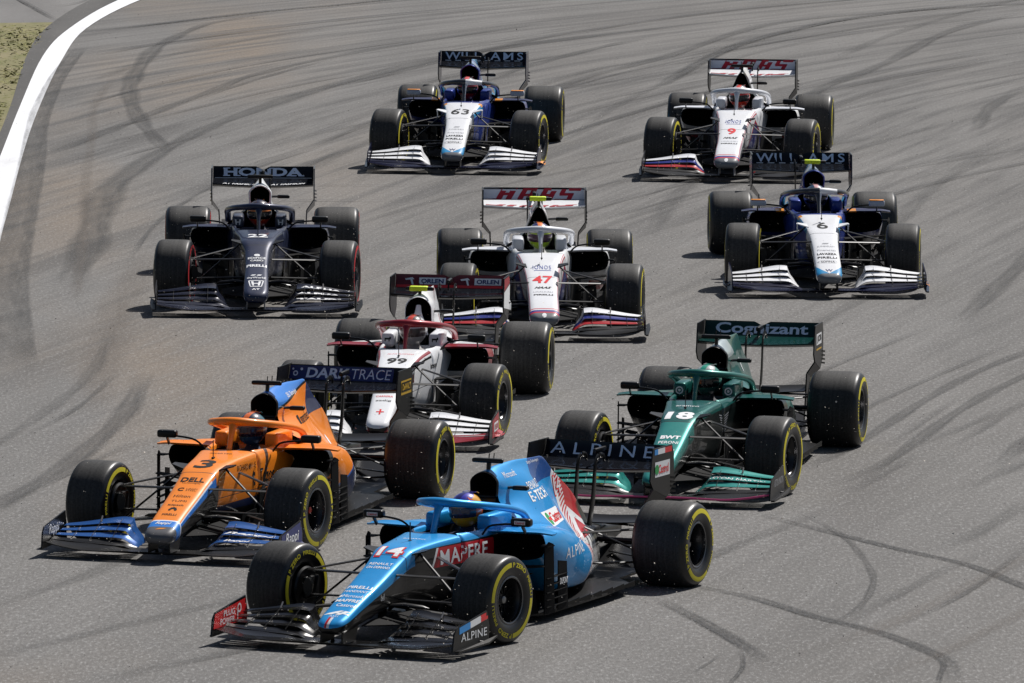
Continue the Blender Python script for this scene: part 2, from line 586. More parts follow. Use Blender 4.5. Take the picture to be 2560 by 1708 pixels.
def wheel_text(w, sg, items):
    p = tyre_profile(w); rs = [q[0] for q in p]; ysd = [q[1] for q in p]
    V, F = [], []
    for body, ang, width, height, rm, bold in items:
        bm, tw, th = text_mesh(body, bold, 0.0, 1.05)
        for v in bm.verts: v.co.x *= width / tw; v.co.y *= height / th
        grid_cut(bm, 0.02, 0.02)
        bm.verts.ensure_lookup_table(); bm.verts.index_update(); b = len(V)
        for v in bm.verts:
            # read from outside (sg=+1: from +y looking to -y, right is -x)
            r = rm + v.co.y; a = math.radians(ang) + sg * v.co.x / rm
            V.append((r * math.cos(a), sg * (np.interp(r, rs, ysd) + 0.0022), r * math.sin(a)))
        F += [tuple(b + v.index for v in f.verts) for f in bm.faces]
        bm.free()
    return make_mesh('walltext', V, F)

ARC_A = [(22, 108, .251, .287)]
ARC_B = [(202, 288, .251, .287)]
BRK = [(-18, 18, .290, .2945), (-18, 18, .2425, .247)]
WORDS = [('PIRELLI', 0, .165, .030, .268, .02), ('P ZERO', 133, .195, .036, .268, .03), ('PIRELLI', 180, .165, .030, .268, .02), ('P ZERO', 313, .195, .036, .268, .03)]

def make_wheel(car, x, side, w, steer, spin, ink, nut, extra=0.0):
    sg = 1 if side == 'L' else -1
    yc = sg * (1.0 - w / 2 + extra)
    e = bpy.data.objects.new('wheel', None); COL.objects.link(e); e.parent = car
    e.location = (x, yc, 0.335); e.rotation_euler = (0, 0, steer)
    k = 'F' if w < .4 else 'R'
    ty = add('tyre', cached('tyre' + k, lambda: tyre_mesh(w)), M_TYRE, e)
    add('rim', cached('rim%s%d' % (k, sg), lambda: rim_mesh(w, sg)), M_RIM, e)
    add('rim_lip', cached('lip%s%d' % (k, sg), lambda: lip_mesh(w, sg)), M_LIP, e)
    add('brake_drum', cached('drum%s%d' % (k, sg), lambda: drum_mesh(w, sg)), M_CARBON, e)
    h = w / 2
    add('wheel_nut', cached('nut%s%d' % (k, sg), lambda: lathe_y([(0.028, sg * .42 * h), (0.028, sg * .60 * h), (0.018, sg * .64 * h), (0.0, sg * .64 * h)], 16)), nut, e)
    for s2 in (1, -1):
        for q, arc in enumerate((ARC_A, ARC_B)):
            add('sidewall_stripe', cached('arc%s%d%d' % (k, s2, q), lambda: arc_print(w, s2, arc)), ink, e, rot=(0, spin, 0))
        for q, wd in enumerate(WORDS):
            add('sidewall_lettering', cached('wt%s%d%d' % (k, s2, q), lambda: wheel_text(w, s2, [wd])), ink, e, rot=(0, spin, 0))
    return e

# ------------------------------------------------------------------ car body shapes
def nose_ring(w, zt, zb):
    d = zt - zb
    return [(0, zt + .004), (.62 * w, zt + .001), (.94 * w, zt - min(.02, .22 * d)), (w, zt - .36 * d), (.95 * w, zb + .30 * d), (.66 * w, zb + .05 * d), (0, zb)]

def chassis_mesh(P):
    P.setdefault('zn', (.472, .588, .664, .690))
    tw, wn, dz = P['tipw'], P['nosew'], P.get('nosedz', 0.0)
    s = [(2.992, nose_ring(.30 * tw, .215 + dz, .185 + dz)), (2.978, nose_ring(.62 * tw, .232 + dz, .165 + dz)), (2.945, nose_ring(.86 * tw, .252 + dz, .153 + dz)), (2.86, nose_ring(tw, .285 + dz, .15 + dz)),
         (2.6, nose_ring(tw * .6 + wn * .4, .375 + dz * .7, .18)), (2.3, nose_ring(wn, P['zn'][0], .22)), (1.98, nose_ring(wn * 1.08, P['zn'][1], .25)),
         (1.78, nose_ring(max(.17, wn * 1.15), P['zn'][2], .24)), (1.42, nose_ring(max(.205, wn * 1.2), P['zn'][3], .17)), (1.12, nose_ring(.25, .702, .10)),
         (1.10, nose_ring(.253, .703, .10))]
    for x, wi, wr, wo in ((1.05, .12, .165, .258), (.95, .18, .205, .272), (.8, .21, .225, .288), (.45, .22, .232, .322), (.2, .22, .232, .335)):
        s.append((x, [(0, .15), (wi, .16), (wr, .69), (wr + .02, .705), (wo, .60), (wo - .02, .09), (0, .07)]))
    s.append((.15, [(0, .64), (.18, .64), (.22, .68), (.25, .69), (.335, .60), (.315, .09), (0, .07)]))
    s.append((-.35, [(0, .55), (.16, .55), (.22, .54), (.25, .52), (.30, .45), (.30, .09), (0, .07)]))
    return loft(s, 0.04, 4)

HOOP = {'oval': [(0, 1.07), (.065, 1.05), (.118, .985), (.112, .885)], 'tri': [(0, 1.075), (.035, 1.055), (.085, .95), (.125, .84)],
        'arch': [(0, 1.085), (.075, 1.06), (.125, .975), (.128, .85)]}
def cover_mesh(P):
    H = HOOP[P['inlet']]
    f = 1.0 if P.get('fat') else 0.0
    s = [(.10, H + [(.20, .755), (.33, .67), (.33, .40), (0, .3)]),
         (-.10, [(0, H[0][1] + .025), (H[1][0] * .95, H[1][1]), (H[2][0] * .95, .975), (.115 + .03 * f, .87), (.22 + .03 * f, .75), (.365, .62), (.38, .3), (0, .25)]),
         (-.40, [(0, 1.10), (.04, 1.055), (.085 + .03 * f, .97), (.115 + .075 * f, .85), (.22 + .06 * f, .70), (.39, .56), (.42, .2), (0, .15)]),
         (-.80, [(0, 1.082), (.014, 1.055), (.04 + .02 * f, .92), (.09 + .07 * f, .78), (.20 + .06 * f, .62), (.35, .47), (.40, .14), (0, .12)]),
         (-.95, [(0, 1.078), (.010, 1.02), (.028 + .012 * f, .88), (.08 + .05 * f, .73), (.18 + .05 * f, .58), (.32, .43), (.37, .14), (0, .12)]),
         (-1.25, [(0, .915), (.010, .86), (.024, .76), (.06, .64), (.15, .51), (.26, .38), (.31, .13), (0, .12)]),
         (-1.6, [(0, .725), (.010, .68), (.022, .62), (.05, .54), (.12, .44), (.19, .34), (.22, .14), (0, .13)]),
         (-1.85, [(0, .52), (.02, .50), (.04, .47), (.07, .43), (.10, .39), (.13, .32), (.14, .2), (0, .19)])]
    return loft(s, 0.05, 4, cap1=False)

def inlet_mesh(P):
    H = HOOP[P['inlet']]
    zc = .5 * (H[0][1] + H[3][1]) - .005
    o = [(0, H[0][1])] + H[1:] + [(.09, H[3][1] - .02), (0, H[3][1] - .025)]
    def ring(sc): return [(y * sc, zc + (z - zc) * sc) for y, z in o]
    s = [(-.28, ring(.75)), (.09, ring(.86)), (.112, ring(.93)), (.114, ring(1.0)), (.08, ring(1.012))]
    me = loft([(x + i * 0 , r) for i, (x, r) in enumerate(sorted(s, key=lambda q: q[0]))], 0.05, 4, cap0=True, cap1=False)
    return me
def inlet_parts(P):
    """lip (paint) and throat (matt black): a hollow tube"""
    H = HOOP[P['inlet']]
    zc = .5 * (H[0][1] + H[3][1]) - .005
    o = H + [(.085, H[3][1] - .022), (0, H[3][1] - .026)]
    def ring(sc): return [(y * sc, zc + (z - zc) * sc) for y, z in o]
    k = P.get('open', .93)
    lip = loft([(.101, ring(1.005)), (.120, ring(.985)), (.128, ring(.95)) ], .02, 4, cap0=False, cap1=False)
    face = loft([(.1275, ring(.95)), (.124, ring(k - .005))], .02, 4, cap0=False, cap1=False)
    throat = loft([(-.25, ring(.7)), (.1245, ring(k))], .1, 4, cap0=True, cap1=False)
    return join([lip, face]), throat

POD = [(.52, [(.30, .655), (.48, .675), (.66, .66), (.695, .58), (.66, .49), (.48, .455), (.30, .455), (.285, .56)]),
       (.30, [(.30, .66), (.50, .68), (.67, .66), (.71, .54), (.66, .37), (.48, .31), (.30, .31), (.28, .5)]),
       (-.10, [(.28, .66), (.47, .65), (.63, .60), (.685, .45), (.63, .22), (.45, .13), (.30, .12), (.25, .4)]),
       (-.60, [(.20, .58), (.38, .55), (.52, .48), (.575, .34), (.53, .16), (.38, .12), (.25, .12), (.18, .35)]),
       (-1.10, [(.12, .46), (.25, .43), (.36, .37), (.40, .28), (.36, .15), (.27, .13), (.18, .13), (.11, .3)]),
       (-1.50, [(.06, .38), (.13, .37), (.20, .33), (.23, .26), (.20, .16), (.16, .14), (.11, .14), (.06, .26)])]
def pod_mesh(m): return loft_closed(POD, .05, 4, cap0=True, cap1=False, mirror=m)
def pod_inlet_mesh(m):
    def sc(p, k):
        p = np.array(p); c = p.mean(0); return (c + (p - c) * k).tolist()
    return loft_closed([(.523, sc(POD[0][1], 1.0)), (.521, sc(POD[0][1], .93)), (.20, sc(POD[0][1], .70))][::-1], .05, 4, cap0=True, cap1=False, mirror=m)

def halo_mesh():
    h = [(.02, .325, .70), (.12, .325, .765), (.30, .325, .815), (.52, .31, .855), (.74, .255, .89), (.88, .155, .912), (.945, .05, .922)]
    pts = h + [(x, -y, z) for x, y, z in reversed(h)]
    r = [.030, .032, .034, .034, .034, .036, .042]
    hoop = tube(pts, r + r[::-1], [q * .85 for q in r + r[::-1]], seg=12, smooth_k=4)
    pil = tube([(.93, 0, .925), (.985, 0, .87), (1.03, 0, .79), (1.075, 0, .69)], [.055, .030, .020, .019], [.035, .035, .04, .045], seg=12, up=(1, 0, 0.4), smooth_k=4)
    return join([hoop, pil])

def floor_mesh():
    o = [(1.0, .22), (.85, .5), (.55, .72), (-.55, .735), (-1.15, .70), (-1.38, .50), (-2.25, .48)]
    o = [(x, y, .055 + (1.0 - x) * .014) for x, y in o]
    a = slab(o + [(x, -y, z) for x, y, z in reversed(o)], (0, 0, 1), .018)
    parts = [a]
    for sg in (1, -1):
        for i in range(7):
            x = .35 - .22 * i
            parts.append(slab([(x, sg * .71, .075), (x - .15, sg * .745, .08), (x - .15, sg * .745, .125), (x, sg * .71, .10)], (0, 1, 0), .006))
    return join(parts)

def front_plane():
    st = []
    for y, lx, lz, tx, tz in ((0, 2.93, .066, 2.70, .070), (.22, 2.935, .066, 2.70, .070), (.30, 2.94, .066, 2.71, .078), (.45, 2.95, .062, 2.73, .105), (.62, 2.94, .060, 2.73, .112), (.80, 2.92, .078, 2.71, .118), (.975, 2.87, .105, 2.66, .135)):
        st.append((y, lx, lz, tx, tz))
        if y: st.append((-y, lx, lz, tx, tz))
    return wing([(y, lx, lz + .018, tx, tz + .012) for y, lx, lz, tx, tz in st], 8, .018)
def front_flap(j, sg, n=4):
    """j-th slotted flap of one side, inner end curling down towards the main plane"""
    x0 = 2.755 - .108 * j; st = []
    z = .108 + .047 * j
    hi = .020 if j < n - 1 else .028
    ob = .128 + .0235 * j
    ch = .090
    st.append((.272 + .010 * j, x0 - .02, .078 + .003 * j, x0 - .02 - ch, .084 + .004 * j))
    st.append((.300 + .011 * j, x0 - .005, .082 + .016 * j, x0 - ch - .01, .094 + .018 * j))
    st.append((.345 + .010 * j, x0 + .003, .6 * z + .034, x0 - ch, .6 * z + .034 + hi * .8))
    st.append((.40, x0 + .012, z - .006, x0 - ch - .01, z - .004 + hi * 1.15))
    st.append((.47, x0 + .012, z, x0 - ch - .012, z + hi * 1.25))
    st.append((.64, x0, (z * .70 + ob * .30), x0 - ch, (z * .70 + ob * .30) + hi))
    st.append((.82, x0 - .015, (z * .28 + ob * .72), x0 - ch - .005, (z * .28 + ob * .72) + hi * .65))
    st.append((.975, x0 - .035, ob + .002, x0 - ch - .015, ob + hi * .4))
    return wing([(sg * a, b, c, d, e) for a, b, c, d, e in st], 8, .010)

def fw_endplate(sg):
    a = slab([(2.93, sg * .985, .075), (2.905, sg * .987, .20), (2.86, sg * .988, .245), (2.32, sg * .992, .315), (2.28, sg * .995, .20), (2.29, sg * .995, .085)], (0, 1, 0), .012)
    b = slab([(2.90, sg * .992, .072), (2.88, sg * 1.02, .07), (2.40, sg * 1.055, .085), (2.24, sg * 1.05, .12), (2.26, sg * .992, .09)], (0, 0, 1), .014)
    c = tube([(2.45, sg * .992, .095), (2.40, sg * 1.045, .085)], .012, .012, seg=8)
    return join([a, b, c])

def rear_plane():
    st = [(y, -1.97, .890 - d * .7, -2.235, .922) for y, d in ((-.52, .0), (-.3, .02), (0, .035), (.3, .02), (.52, .0))]
    return wing(st, 6, .046)
def rear_flap(notch):
    st = []
    ys = {-.52: 0, .52: 0}
    for c, d in notch:
        ys[c] = d; ys[c - .012] = d * .95; ys[c + .012] = d * .95; ys[c - .075] = 0.002; ys[c + .075] = 0.002; ys[c - .05] = d * .35; ys[c + .05] = d * .35
    if not notch: ys[0.0] = 0
    for y, d in ys.items(): st.append((y, -2.252, .922, -2.306, 1.045 - d))
    return wing(st, 6, .016)
def rw_endplate(sg):
    t = .53
    a = slab([(-1.98, sg * t, 1.05), (-2.36, sg * t, 1.05), (-2.40, sg * t, .97), (-2.40, sg * t, .74), (-2.26, sg * t, .64), (-1.98, sg * t, .73), (-1.92, sg * t, .80), (-1.95, sg * t, .95)], (0, 1, 0), .012)
    b = slab([(-1.99, sg * t, .73), (-2.25, sg * t, .645), (-2.23, sg * .455, .565), (-2.0, sg * .455, .62)], (0, .72, -.7), .012)
    c = slab([(-2.0, sg * .455, .62), (-2.23, sg * .455, .565), (-2.2, sg * .435, .20), (-2.02, sg * .435, .20)], (0, 1, 0), .012)
    parts = [a, b, c]
    for i in range(4):
        parts.append(slab([(-2.33 + .0 * i, sg * (t + .006), .80 - .035 * i), (-2.395, sg * (t + .022), .79 - .035 * i), (-2.395, sg * (t + .022), .775 - .035 * i), (-2.33, sg * (t + .006), .785 - .035 * i)], (0, 1, .3), .004))
    return join(parts)
def pillar_mesh(y):
    return join([tube([(-1.78, y, .45), (-1.86, y, .68), (-1.89, y, .90), (-1.95, y, .975), (-2.06, y, .965), (-2.07, y, .92)], .008, [.05, .045, .03, .022, .02, .02], seg=8, up=(1, 0, 0.01), smooth_k=3)])
def drs_pod(): return join([rbox(-2.16, 0, 1.0, .22, .035, .04, .012), tube([(-2.08, 0, .92), (-2.10, 0, 1.0)], .008, .02, seg=8, up=(1, 0, 0))])

def arms():
    F = [((2.06, .14, .50), (1.87, .67, .475)), ((1.42, .20, .565), (1.80, .67, .475)), ((2.10, .13, .27), (1.87, .69, .185)), ((1.35, .20, .22), (1.79, .69, .185)),
         ((1.70, .165, .63), (1.83, .63, .225)), ((2.02, .14, .315), (1.93, .67, .295))]
    R = [((-1.40, .14, .43), (-1.78, .60, .45)), ((-2.15, .07, .42), (-1.86, .60, .45)), ((-1.35, .22, .20), (-1.78, .62, .19)), ((-2.15, .10, .20), (-1.86, .62, .19)),
         ((-1.84, .10, .335), (-1.84, .62, .335)), ((-1.55, .13, .46), (-1.80, .60, .22)), ((-2.05, .10, .28), (-1.95, .62, .30))]
    out = []
    for i, (a, b) in enumerate(F + R):
        for sg in (1, -1):
            A = (a[0], sg * a[1], a[2]); B = (b[0], sg * b[1], b[2])
            ch = .026 if i in (0, 1, 2, 3) else .018
            if i >= 6: ch = .022
            out.append(tube([A, B], ch, .0085 if i != 10 else .02, seg=8, up=(0, 0.25 * sg, 1)))
    return out

def barge(sg):
    """turning vanes ahead of the sidepod, each a separate plate"""
    L = []
    def pl(pts, n=(0, 1, 0), t=.008): L.append(slab([(x, sg * y, z) for x, y, z in pts], n, t))
    pl([(1.22, .30, .10), (1.20, .30, .40), (.80, .40, .44), (.74, .42, .10)], (.2, 1 * sg, 0))
    pl([(1.10, .42, .075), (1.06, .42, .30), (.72, .56, .36), (.68, .58, .075)], (.3, 1 * sg, 0))
    pl([(1.00, .54, .07), (.96, .54, .22), (.66, .66, .26), (.62, .68, .07)], (.3, 1 * sg, 0))
    pl([(.66, .745, .07), (.66, .745, .58), (.60, .755, .62), (.54, .765, .60), (.52, .77, .07)], (.1, 1 * sg, 0), .010)
    pl([(.42, .755, .075), (.42, .755, .46), (.28, .765, .44), (.26, .77, .075)], (.1, 1 * sg, 0), .008)
    pl([(1.12, .27, .435), (.92, .50, .44), (.70, .75, .44), (.60, .75, .44), (.80, .46, .44), (.92, .27, .435)], (0, 0, 1), .010)
    pl([(.64, .70, .585), (.64, .76, .585), (.52, .77, .585), (.50, .66, .585)], (0, 0, 1), .008)
    for i in range(5): pl([(.64, .74, .12 + .055 * i), (.64, .765, .12 + .055 * i), (.28, .775, .13 + .055 * i), (.28, .73, .13 + .055 * i)], (0, 0, 1), .006)
    return L

def shoulder(sg):
    return wing([(sg * .27, .66, .683, .44, .688), (sg * .45, .655, .69, .45, .695), (sg * .66, .63, .69, .47, .695), (sg * .775, .585, .675, .49, .68)], 6, .020)

# ------------------------------------------------------------------ driver
def skin_mesh(nodes, edges, levels=2):
    me = bpy.data.meshes.new('skin')
    me.from_pydata([n[:3] for n in nodes], edges, [])
    o = bpy.data.objects.new('skin_tmp', me); COL.objects.link(o)
    md = o.modifiers.new('s', 'SKIN')
    for i, n in enumerate(nodes):
        me.skin_vertices[0].data[i].radius = (n[3], n[3])
    me.skin_vertices[0].data[0].use_root = True
    sub = o.modifiers.new('d', 'SUBSURF'); sub.levels = levels; sub.render_levels = levels
    dg = bpy.context.evaluated_depsgraph_get()
    ev = o.evaluated_get(dg)
    out = bpy.data.meshes.new_from_object(ev)
    bpy.data.objects.remove(o)
    out.polygons.foreach_set('use_smooth', [True] * len(out.polygons))
    out.materials.clear()
    return out

def body_mesh():
    N = [(.60, 0, .27, .13), (.52, 0, .40, .125), (.45, 0, .54, .115), (.42, 0, .63, .06), (.43, 0, .70, .055), (.445, 0, .78, .085), (.445, 0, .85, .07)]
    Eg = [(0, 1), (1, 2), (2, 3), (3, 4), (4, 5), (5, 6)]
    for sg in (1, -1):
        b = len(N)
        N += [(.45, sg * .165, .575, .07), (.58, sg * .195, .49, .052), (.74, sg * .165, .53, .042), (.86, sg * .13, .585, .034)]
        Eg += [(2, b), (b, b + 1), (b + 1, b + 2), (b + 2, b + 3)]
        b = len(N)
        N += [(.68, sg * .09, .26, .085), (1.05, sg * .09, .38, .065), (1.45, sg * .075, .36, .045), (1.62, sg * .07, .40, .04)]
        Eg += [(0, b), (b, b + 1), (b + 1, b + 2), (b + 2, b + 3)]
    return skin_mesh(N, Eg, 1)

def glove_mesh(sg):
    """hand closed round the wheel grip: palm, four bent fingers, thumb"""
    y = sg * .130
    N = [(.855, y, .585, .034), (.885, y + sg * .012, .605, .030)]
    Eg = [(0, 1)]
    for i in range(4):
        z = .632 - .021 * i; b = len(N); l = (1.0, 1.08, 1.0, .85)[i]
        N += [(.905, y + sg * .022, z, .0105), (.905 + .030 * l, y + sg * .012, z, .0095), (.905 + .036 * l, y - sg * .012, z, .009), (.905 + .012, y - sg * .022, z, .008)]
        Eg += [(1, b), (b, b + 1), (b + 1, b + 2), (b + 2, b + 3)]
    b = len(N)
    N += [(.875, y - sg * .014, .622, .012), (.892, y - sg * .028, .640, .011), (.915, y - sg * .034, .650, .009)]
    Eg += [(1, b), (b, b + 1), (b + 1, b + 2)]
    return skin_mesh(N, Eg, 1)

def helmet_mesh():
    V, F = [], []
    nu, nv = 40, 24
    for j in range(nv + 1):
        th = math.pi * j / nv
        for i in range(nu):
            ph = 2 * math.pi * i / nu
            x, y, z = math.sin(th) * math.cos(ph), math.sin(th) * math.sin(ph), math.cos(th)
            r = .132
            X, Y, Zz = x * r * 1.06, y * r * .93, z * r * 1.0
            if z < 0:
                f = -z
                Y *= 1 - .20 * f * f
                if x > 0: X = X * (1 + .10 * f)
                Zz *= 1.06
            V.append((X, Y, Zz))
    for j in range(nv):
        for i in range(nu):
            a, b = j * nu + i, j * nu + (i + 1) % nu
            F.append((a, b, b + nu, a + nu))
    me = make_mesh('helmet', V, F)
    fix_normals(me)
    bm = bmesh.new(); bm.from_mesh(me); bmesh.ops.remove_doubles(bm, verts=bm.verts, dist=1e-5); bm.to_mesh(me); bm.free()
    me.polygons.foreach_set('use_smooth', [True] * len(me.polygons))
    return me
def visor_mesh():
    V, F = [], []; n, m = 22, 7
    for j in range(m + 1):
        z = .034 - .078 * j / m
        for i in range(n + 1):
            ph = math.radians(-82 + 164 * i / n)
            zz = z / .132; q = math.sqrt(max(0, 1 - zz * zz)) * .132
            V.append((q * math.cos(ph) * 1.06 * (1.035 + (.03 if z < 0 else 0)), q * math.sin(ph) * .93 * 1.03, z))
    for j in range(m):
        for i in range(n):
            a = j * (n + 1) + i; F.append((a, a + 1, a + n + 2, a + n + 1))
    return fix_normals(make_mesh('visor', V, F))
def spoiler_mesh():
    return join([slab([(-.02, -.045, .128), (-.08, -.05, .126), (-.12, -.035, .108), (-.12, .035, .108), (-.08, .05, .126), (-.02, .045, .128)], (0, 0, 1), .006)])

# ------------------------------------------------------------------ ground
WHITE = [(-5.2, 90), (-5.35, 98), (-5.59, 105.23), (-5.70, 109.18), (-5.91, 116.66), (-6.04, 123.03), (-6.12, 130.67), (-6.05, 136.62), (-5.5, 142.53), (-4.4, 149), (-2.2, 156), (2, 164)]
WHITE_O = [(-5.72, 90), (-5.88, 98), (-6.03, 106), (-6.05, 109.5), (-6.14, 115.15), (-6.29, 123.01), (-6.41, 131.46), (-6.29, 136.6), (-5.82, 142.5), (-4.8, 149.3), (-2.6, 156.6), (1.6, 165)]

def asphalt_mat():
    m, nt, b = new_mat('race_track_asphalt')
    vec, X, Y, Z, T = coords(nt)
    # racing lines run along this warped across-track coordinate
    far = (Y - 122.0).max0()
    s = X - (Y - 92.0) * 0.24 - far * far * 0.012
    cb = nt.nodes.new('ShaderNodeCombineXYZ')
    nt.links.new(s.k, cb.inputs[0]); nt.links.new((Y * 0.035).k, cb.inputs[1])
    st1 = noise(nt, cb.outputs[0], 2.6, 5.0, 0.62)
    st2 = noise(nt, cb.outputs[0], 0.9, 4.0, 0.6)
    ca = nt.nodes.new('ShaderNodeCombineXYZ')
    nt.links.new((X * 1.0).k, ca.inputs[0]); nt.links.new((Y * 0.16).k, ca.inputs[1])
    blot = noise(nt, ca.outputs[0], 0.55, 4.0, 0.55)
    brown = noise(nt, ca.outputs[0], 0.38, 3.0, 0.5)
    cg = nt.nodes.new('ShaderNodeCombineXYZ')
    nt.links.new(X.k, cg.inputs[0]); nt.links.new((Y * 0.26).k, cg.inputs[1])
    g1 = noise(nt, cg.outputs[0], 34.0, 4.0, 0.8)
    g2 = noise(nt, cg.outputs[0], 48.0, 2.0, 0.7)
    col = mixc(nt, ramp01(blot, 0.3, 0.7), (0.109, 0.105, 0.100), (0.152, 0.147, 0.140))
    col = mixc(nt, (ramp01(brown, 0.42, 0.66) * (ramp01(X, -1.2, -3.6) * .80 + .08)).clamp(), col, (0.168, 0.132, 0.098))
    col = mixc(nt, (ramp01(st1, 0.47, 0.66) * (ramp01(Y, 88.0, 116.0) * .70 + .26)).clamp(), col, (0.060, 0.057, 0.055))
    col = mixc(nt, (ramp01(st2, 0.50, 0.72) * (ramp01(Y, 84.0, 110.0) * .30 + .20)).clamp(), col, (0.078, 0.074, 0.070))
    cf = nt.nodes.new('ShaderNodeCombineXYZ')
    nt.links.new(s.k, cf.inputs[0]); nt.links.new((Y * 0.05).k, cf.inputs[1])
    st3 = noise(nt, cf.outputs[0], 9.0, 4.0, 0.65)
    col = mixc(nt, (ramp01(st3, 0.54, 0.70) * (ramp01(Y, 90.0, 120.0) * .45 + .15)).clamp(), col, (0.054, 0.053, 0.051))
    col = mixc(nt, (ramp01(st3, 0.46, 0.34) * .22).clamp(), col, (0.205, 0.201, 0.195))
    # aggregate: dark pits and pale stone faces
    col = mixc(nt, ramp01(g1, 0.49, 0.31) * (ramp01(Y, 125.0, 80.0) * .42 + .44), col, (0.075, 0.072, 0.069))
    col = mixc(nt, ramp01(g1, 0.53, 0.70) * (ramp01(Y, 125.0, 80.0) * .42 + .36), col, (0.31, 0.308, 0.303))
    col = mixc(nt, ramp01(g2, 0.69, 0.80) * (ramp01(Y, 112.0, 80.0) * .50 + .22), col, (0.60, 0.59, 0.57))
    nt.links.new(col, b.inputs['Base Color'])
    b.inputs['Roughness'].default_value = 0.85
    b.inputs['Specular IOR Level'].default_value = 0.3
    bp = nt.nodes.new('ShaderNodeBump'); bp.inputs['Strength'].default_value = 0.35; bp.inputs['Distance'].default_value = 0.012
    nt.links.new(g1.k, bp.inputs['Height']); nt.links.new(bp.outputs[0], b.inputs['Normal'])
    return m

def sheet(name, pts, z, mat, kind='structure'):
    me = make_mesh(name, [(x, y, z) for x, y in pts], [tuple(range(len(pts)))], smooth=False)
    if me.polygons[0].normal.z < 0: me.flip_normals()
    o = add(name, me, mat); o['kind'] = kind
    return o

trk = sheet('race_track', [(-700, -300), (700, -300), (700, 1500), (-700, 1500)], 0.0, asphalt_mat())
trk['label'] = 'worn grey asphalt race track streaked with tyre rubber'; trk['category'] = 'race track'

def dark_asphalt(name, a, b_, sc=30.0):
    m, nt, b = new_mat(name)
    vec, X, Y, Z, T = coords(nt)
    ca = nt.nodes.new('ShaderNodeCombineXYZ'); nt.links.new(X.k, ca.inputs[0]); nt.links.new((Y * .16).k, ca.inputs[1])
    g = noise(nt, ca.outputs[0], sc, 4.0, .8); w = noise(nt, ca.outputs[0], 1.2, 4.0, .6)
    col = mixc(nt, ramp01(w, .35, .7), a, b_)
    col = mixc(nt, ramp01(g, .58, .8) * .5, col, (.33, .32, .30))
    col = mixc(nt, ramp01(g, .42, .2) * .7, col, (.05, .048, .046))
    nt.links.new(col, b.inputs['Base Color']); b.inputs['Roughness'].default_value = .88
    return m

def strip(name, inner, outer, z, mat, k=6):
    A, B = catmull(inner, k), catmull(outer, k)
    V = [(x, y, z) for x, y in A] + [(x, y, z) for x, y in B]; n = len(A)
    me = make_mesh(name, V, [(i, i + 1, n + i + 1, n + i) for i in range(n - 1)], smooth=False)
    if me.polygons[0].normal.z < 0: me.flip_normals()
    o = add(name, me, mat); o['kind'] = 'structure'
    return o

# old dark asphalt edge left of (outside) the white line, and the rubbered lane inside it
out = [(x - 1.6, y + .5) for x, y in WHITE_O]
strip('run_off_area', WHITE_O, [(x - 60, y) for x, y in WHITE_O], 0.004, dark_asphalt('run_off_asphalt', (.110, .106, .102), (.155, .150, .144)))['label'] = 'older darker asphalt run-off outside the white line'

strip('track_edge', WHITE_O, [(x - .12 - .22 * max(0, min(1, (y - 126) / 12)), y + .6 * max(0, min(1, (y - 130) / 12))) for x, y in WHITE_O], 0.014, dark_asphalt('dark_edge_asphalt', (.042, .040, .038), (.075, .072, .068)))['label'] = 'dark strip of old asphalt just outside the white line'

def line_mat():
    m, nt, b = new_mat('white_line_paint')
    vec, X, Y, Z, T = coords(nt)
    ca = nt.nodes.new('ShaderNodeCombineXYZ'); nt.links.new(X.k, ca.inputs[0]); nt.links.new((Y * .2).k, ca.inputs[1])
    w = noise(nt, ca.outputs[0], 2.2, 4.0, .65); g = noise(nt, ca.outputs[0], 26.0, 3.0, .75)
    col = mixc(nt, ramp01(w, .50, .75) * .40, (.70, .71, .73), (.36, .35, .34))
    col = mixc(nt, ramp01(g, .40, .22) * .5, col, (.30, .29, .28))
    nt.links.new(col, b.inputs['Base Color']); b.inputs['Roughness'].default_value = .6
    return m
wl = strip('track_edge_line', WHITE, WHITE_O, 0.009, line_mat()); wl['label'] = 'broad white painted line along the track edge'; wl['category'] = 'painted line'

# verge of dry grass and earth
GRASS = [(-6.06, 100), (-6.14, 108), (-6.32, 118.83), (-6.43, 124.21), (-6.58, 131.99), (-6.56, 136.87), (-6.46, 137.77), (-6.75, 137.7), (-7.32, 137.54), (-12, 136.6), (-30, 134)]
def grass_mat(name, blades=False):
    m, nt, b = new_mat(name)
    vec, X, Y, Z, T = coords(nt)
    ca = nt.nodes.new('ShaderNodeCombineXYZ'); nt.links.new(X.k, ca.inputs[0]); nt.links.new((Y * .25).k, ca.inputs[1])
    w = noise(nt, ca.outputs[0], 3.0, 4.0, .65); g = noise(nt, ca.outputs[0], 14.0, 4.0, .75)
    if blades:
        col = mixc(nt, ramp01(w, .35, .65), (.150, .155, .036), (.23, .205, .075))
    else:
        col = mixc(nt, ramp01(w, .35, .62), (.120, .118, .034), (.185, .160, .078))
        col = mixc(nt, ramp01(g, .42, .26) * .35, col, (.060, .052, .038))
        col = mixc(nt, ramp01(g, .60, .75) * .7, col, (.36, .31, .23))
    nt.links.new(col, b.inputs['Base Color']); b.inputs['Roughness'].default_value = .9
    return m
sheet('grass_verge', GRASS + [(-30, 100)], 0.010, grass_mat('dry_verge_soil'))['label'] = 'strip of dry grass and earth beside the run-off'

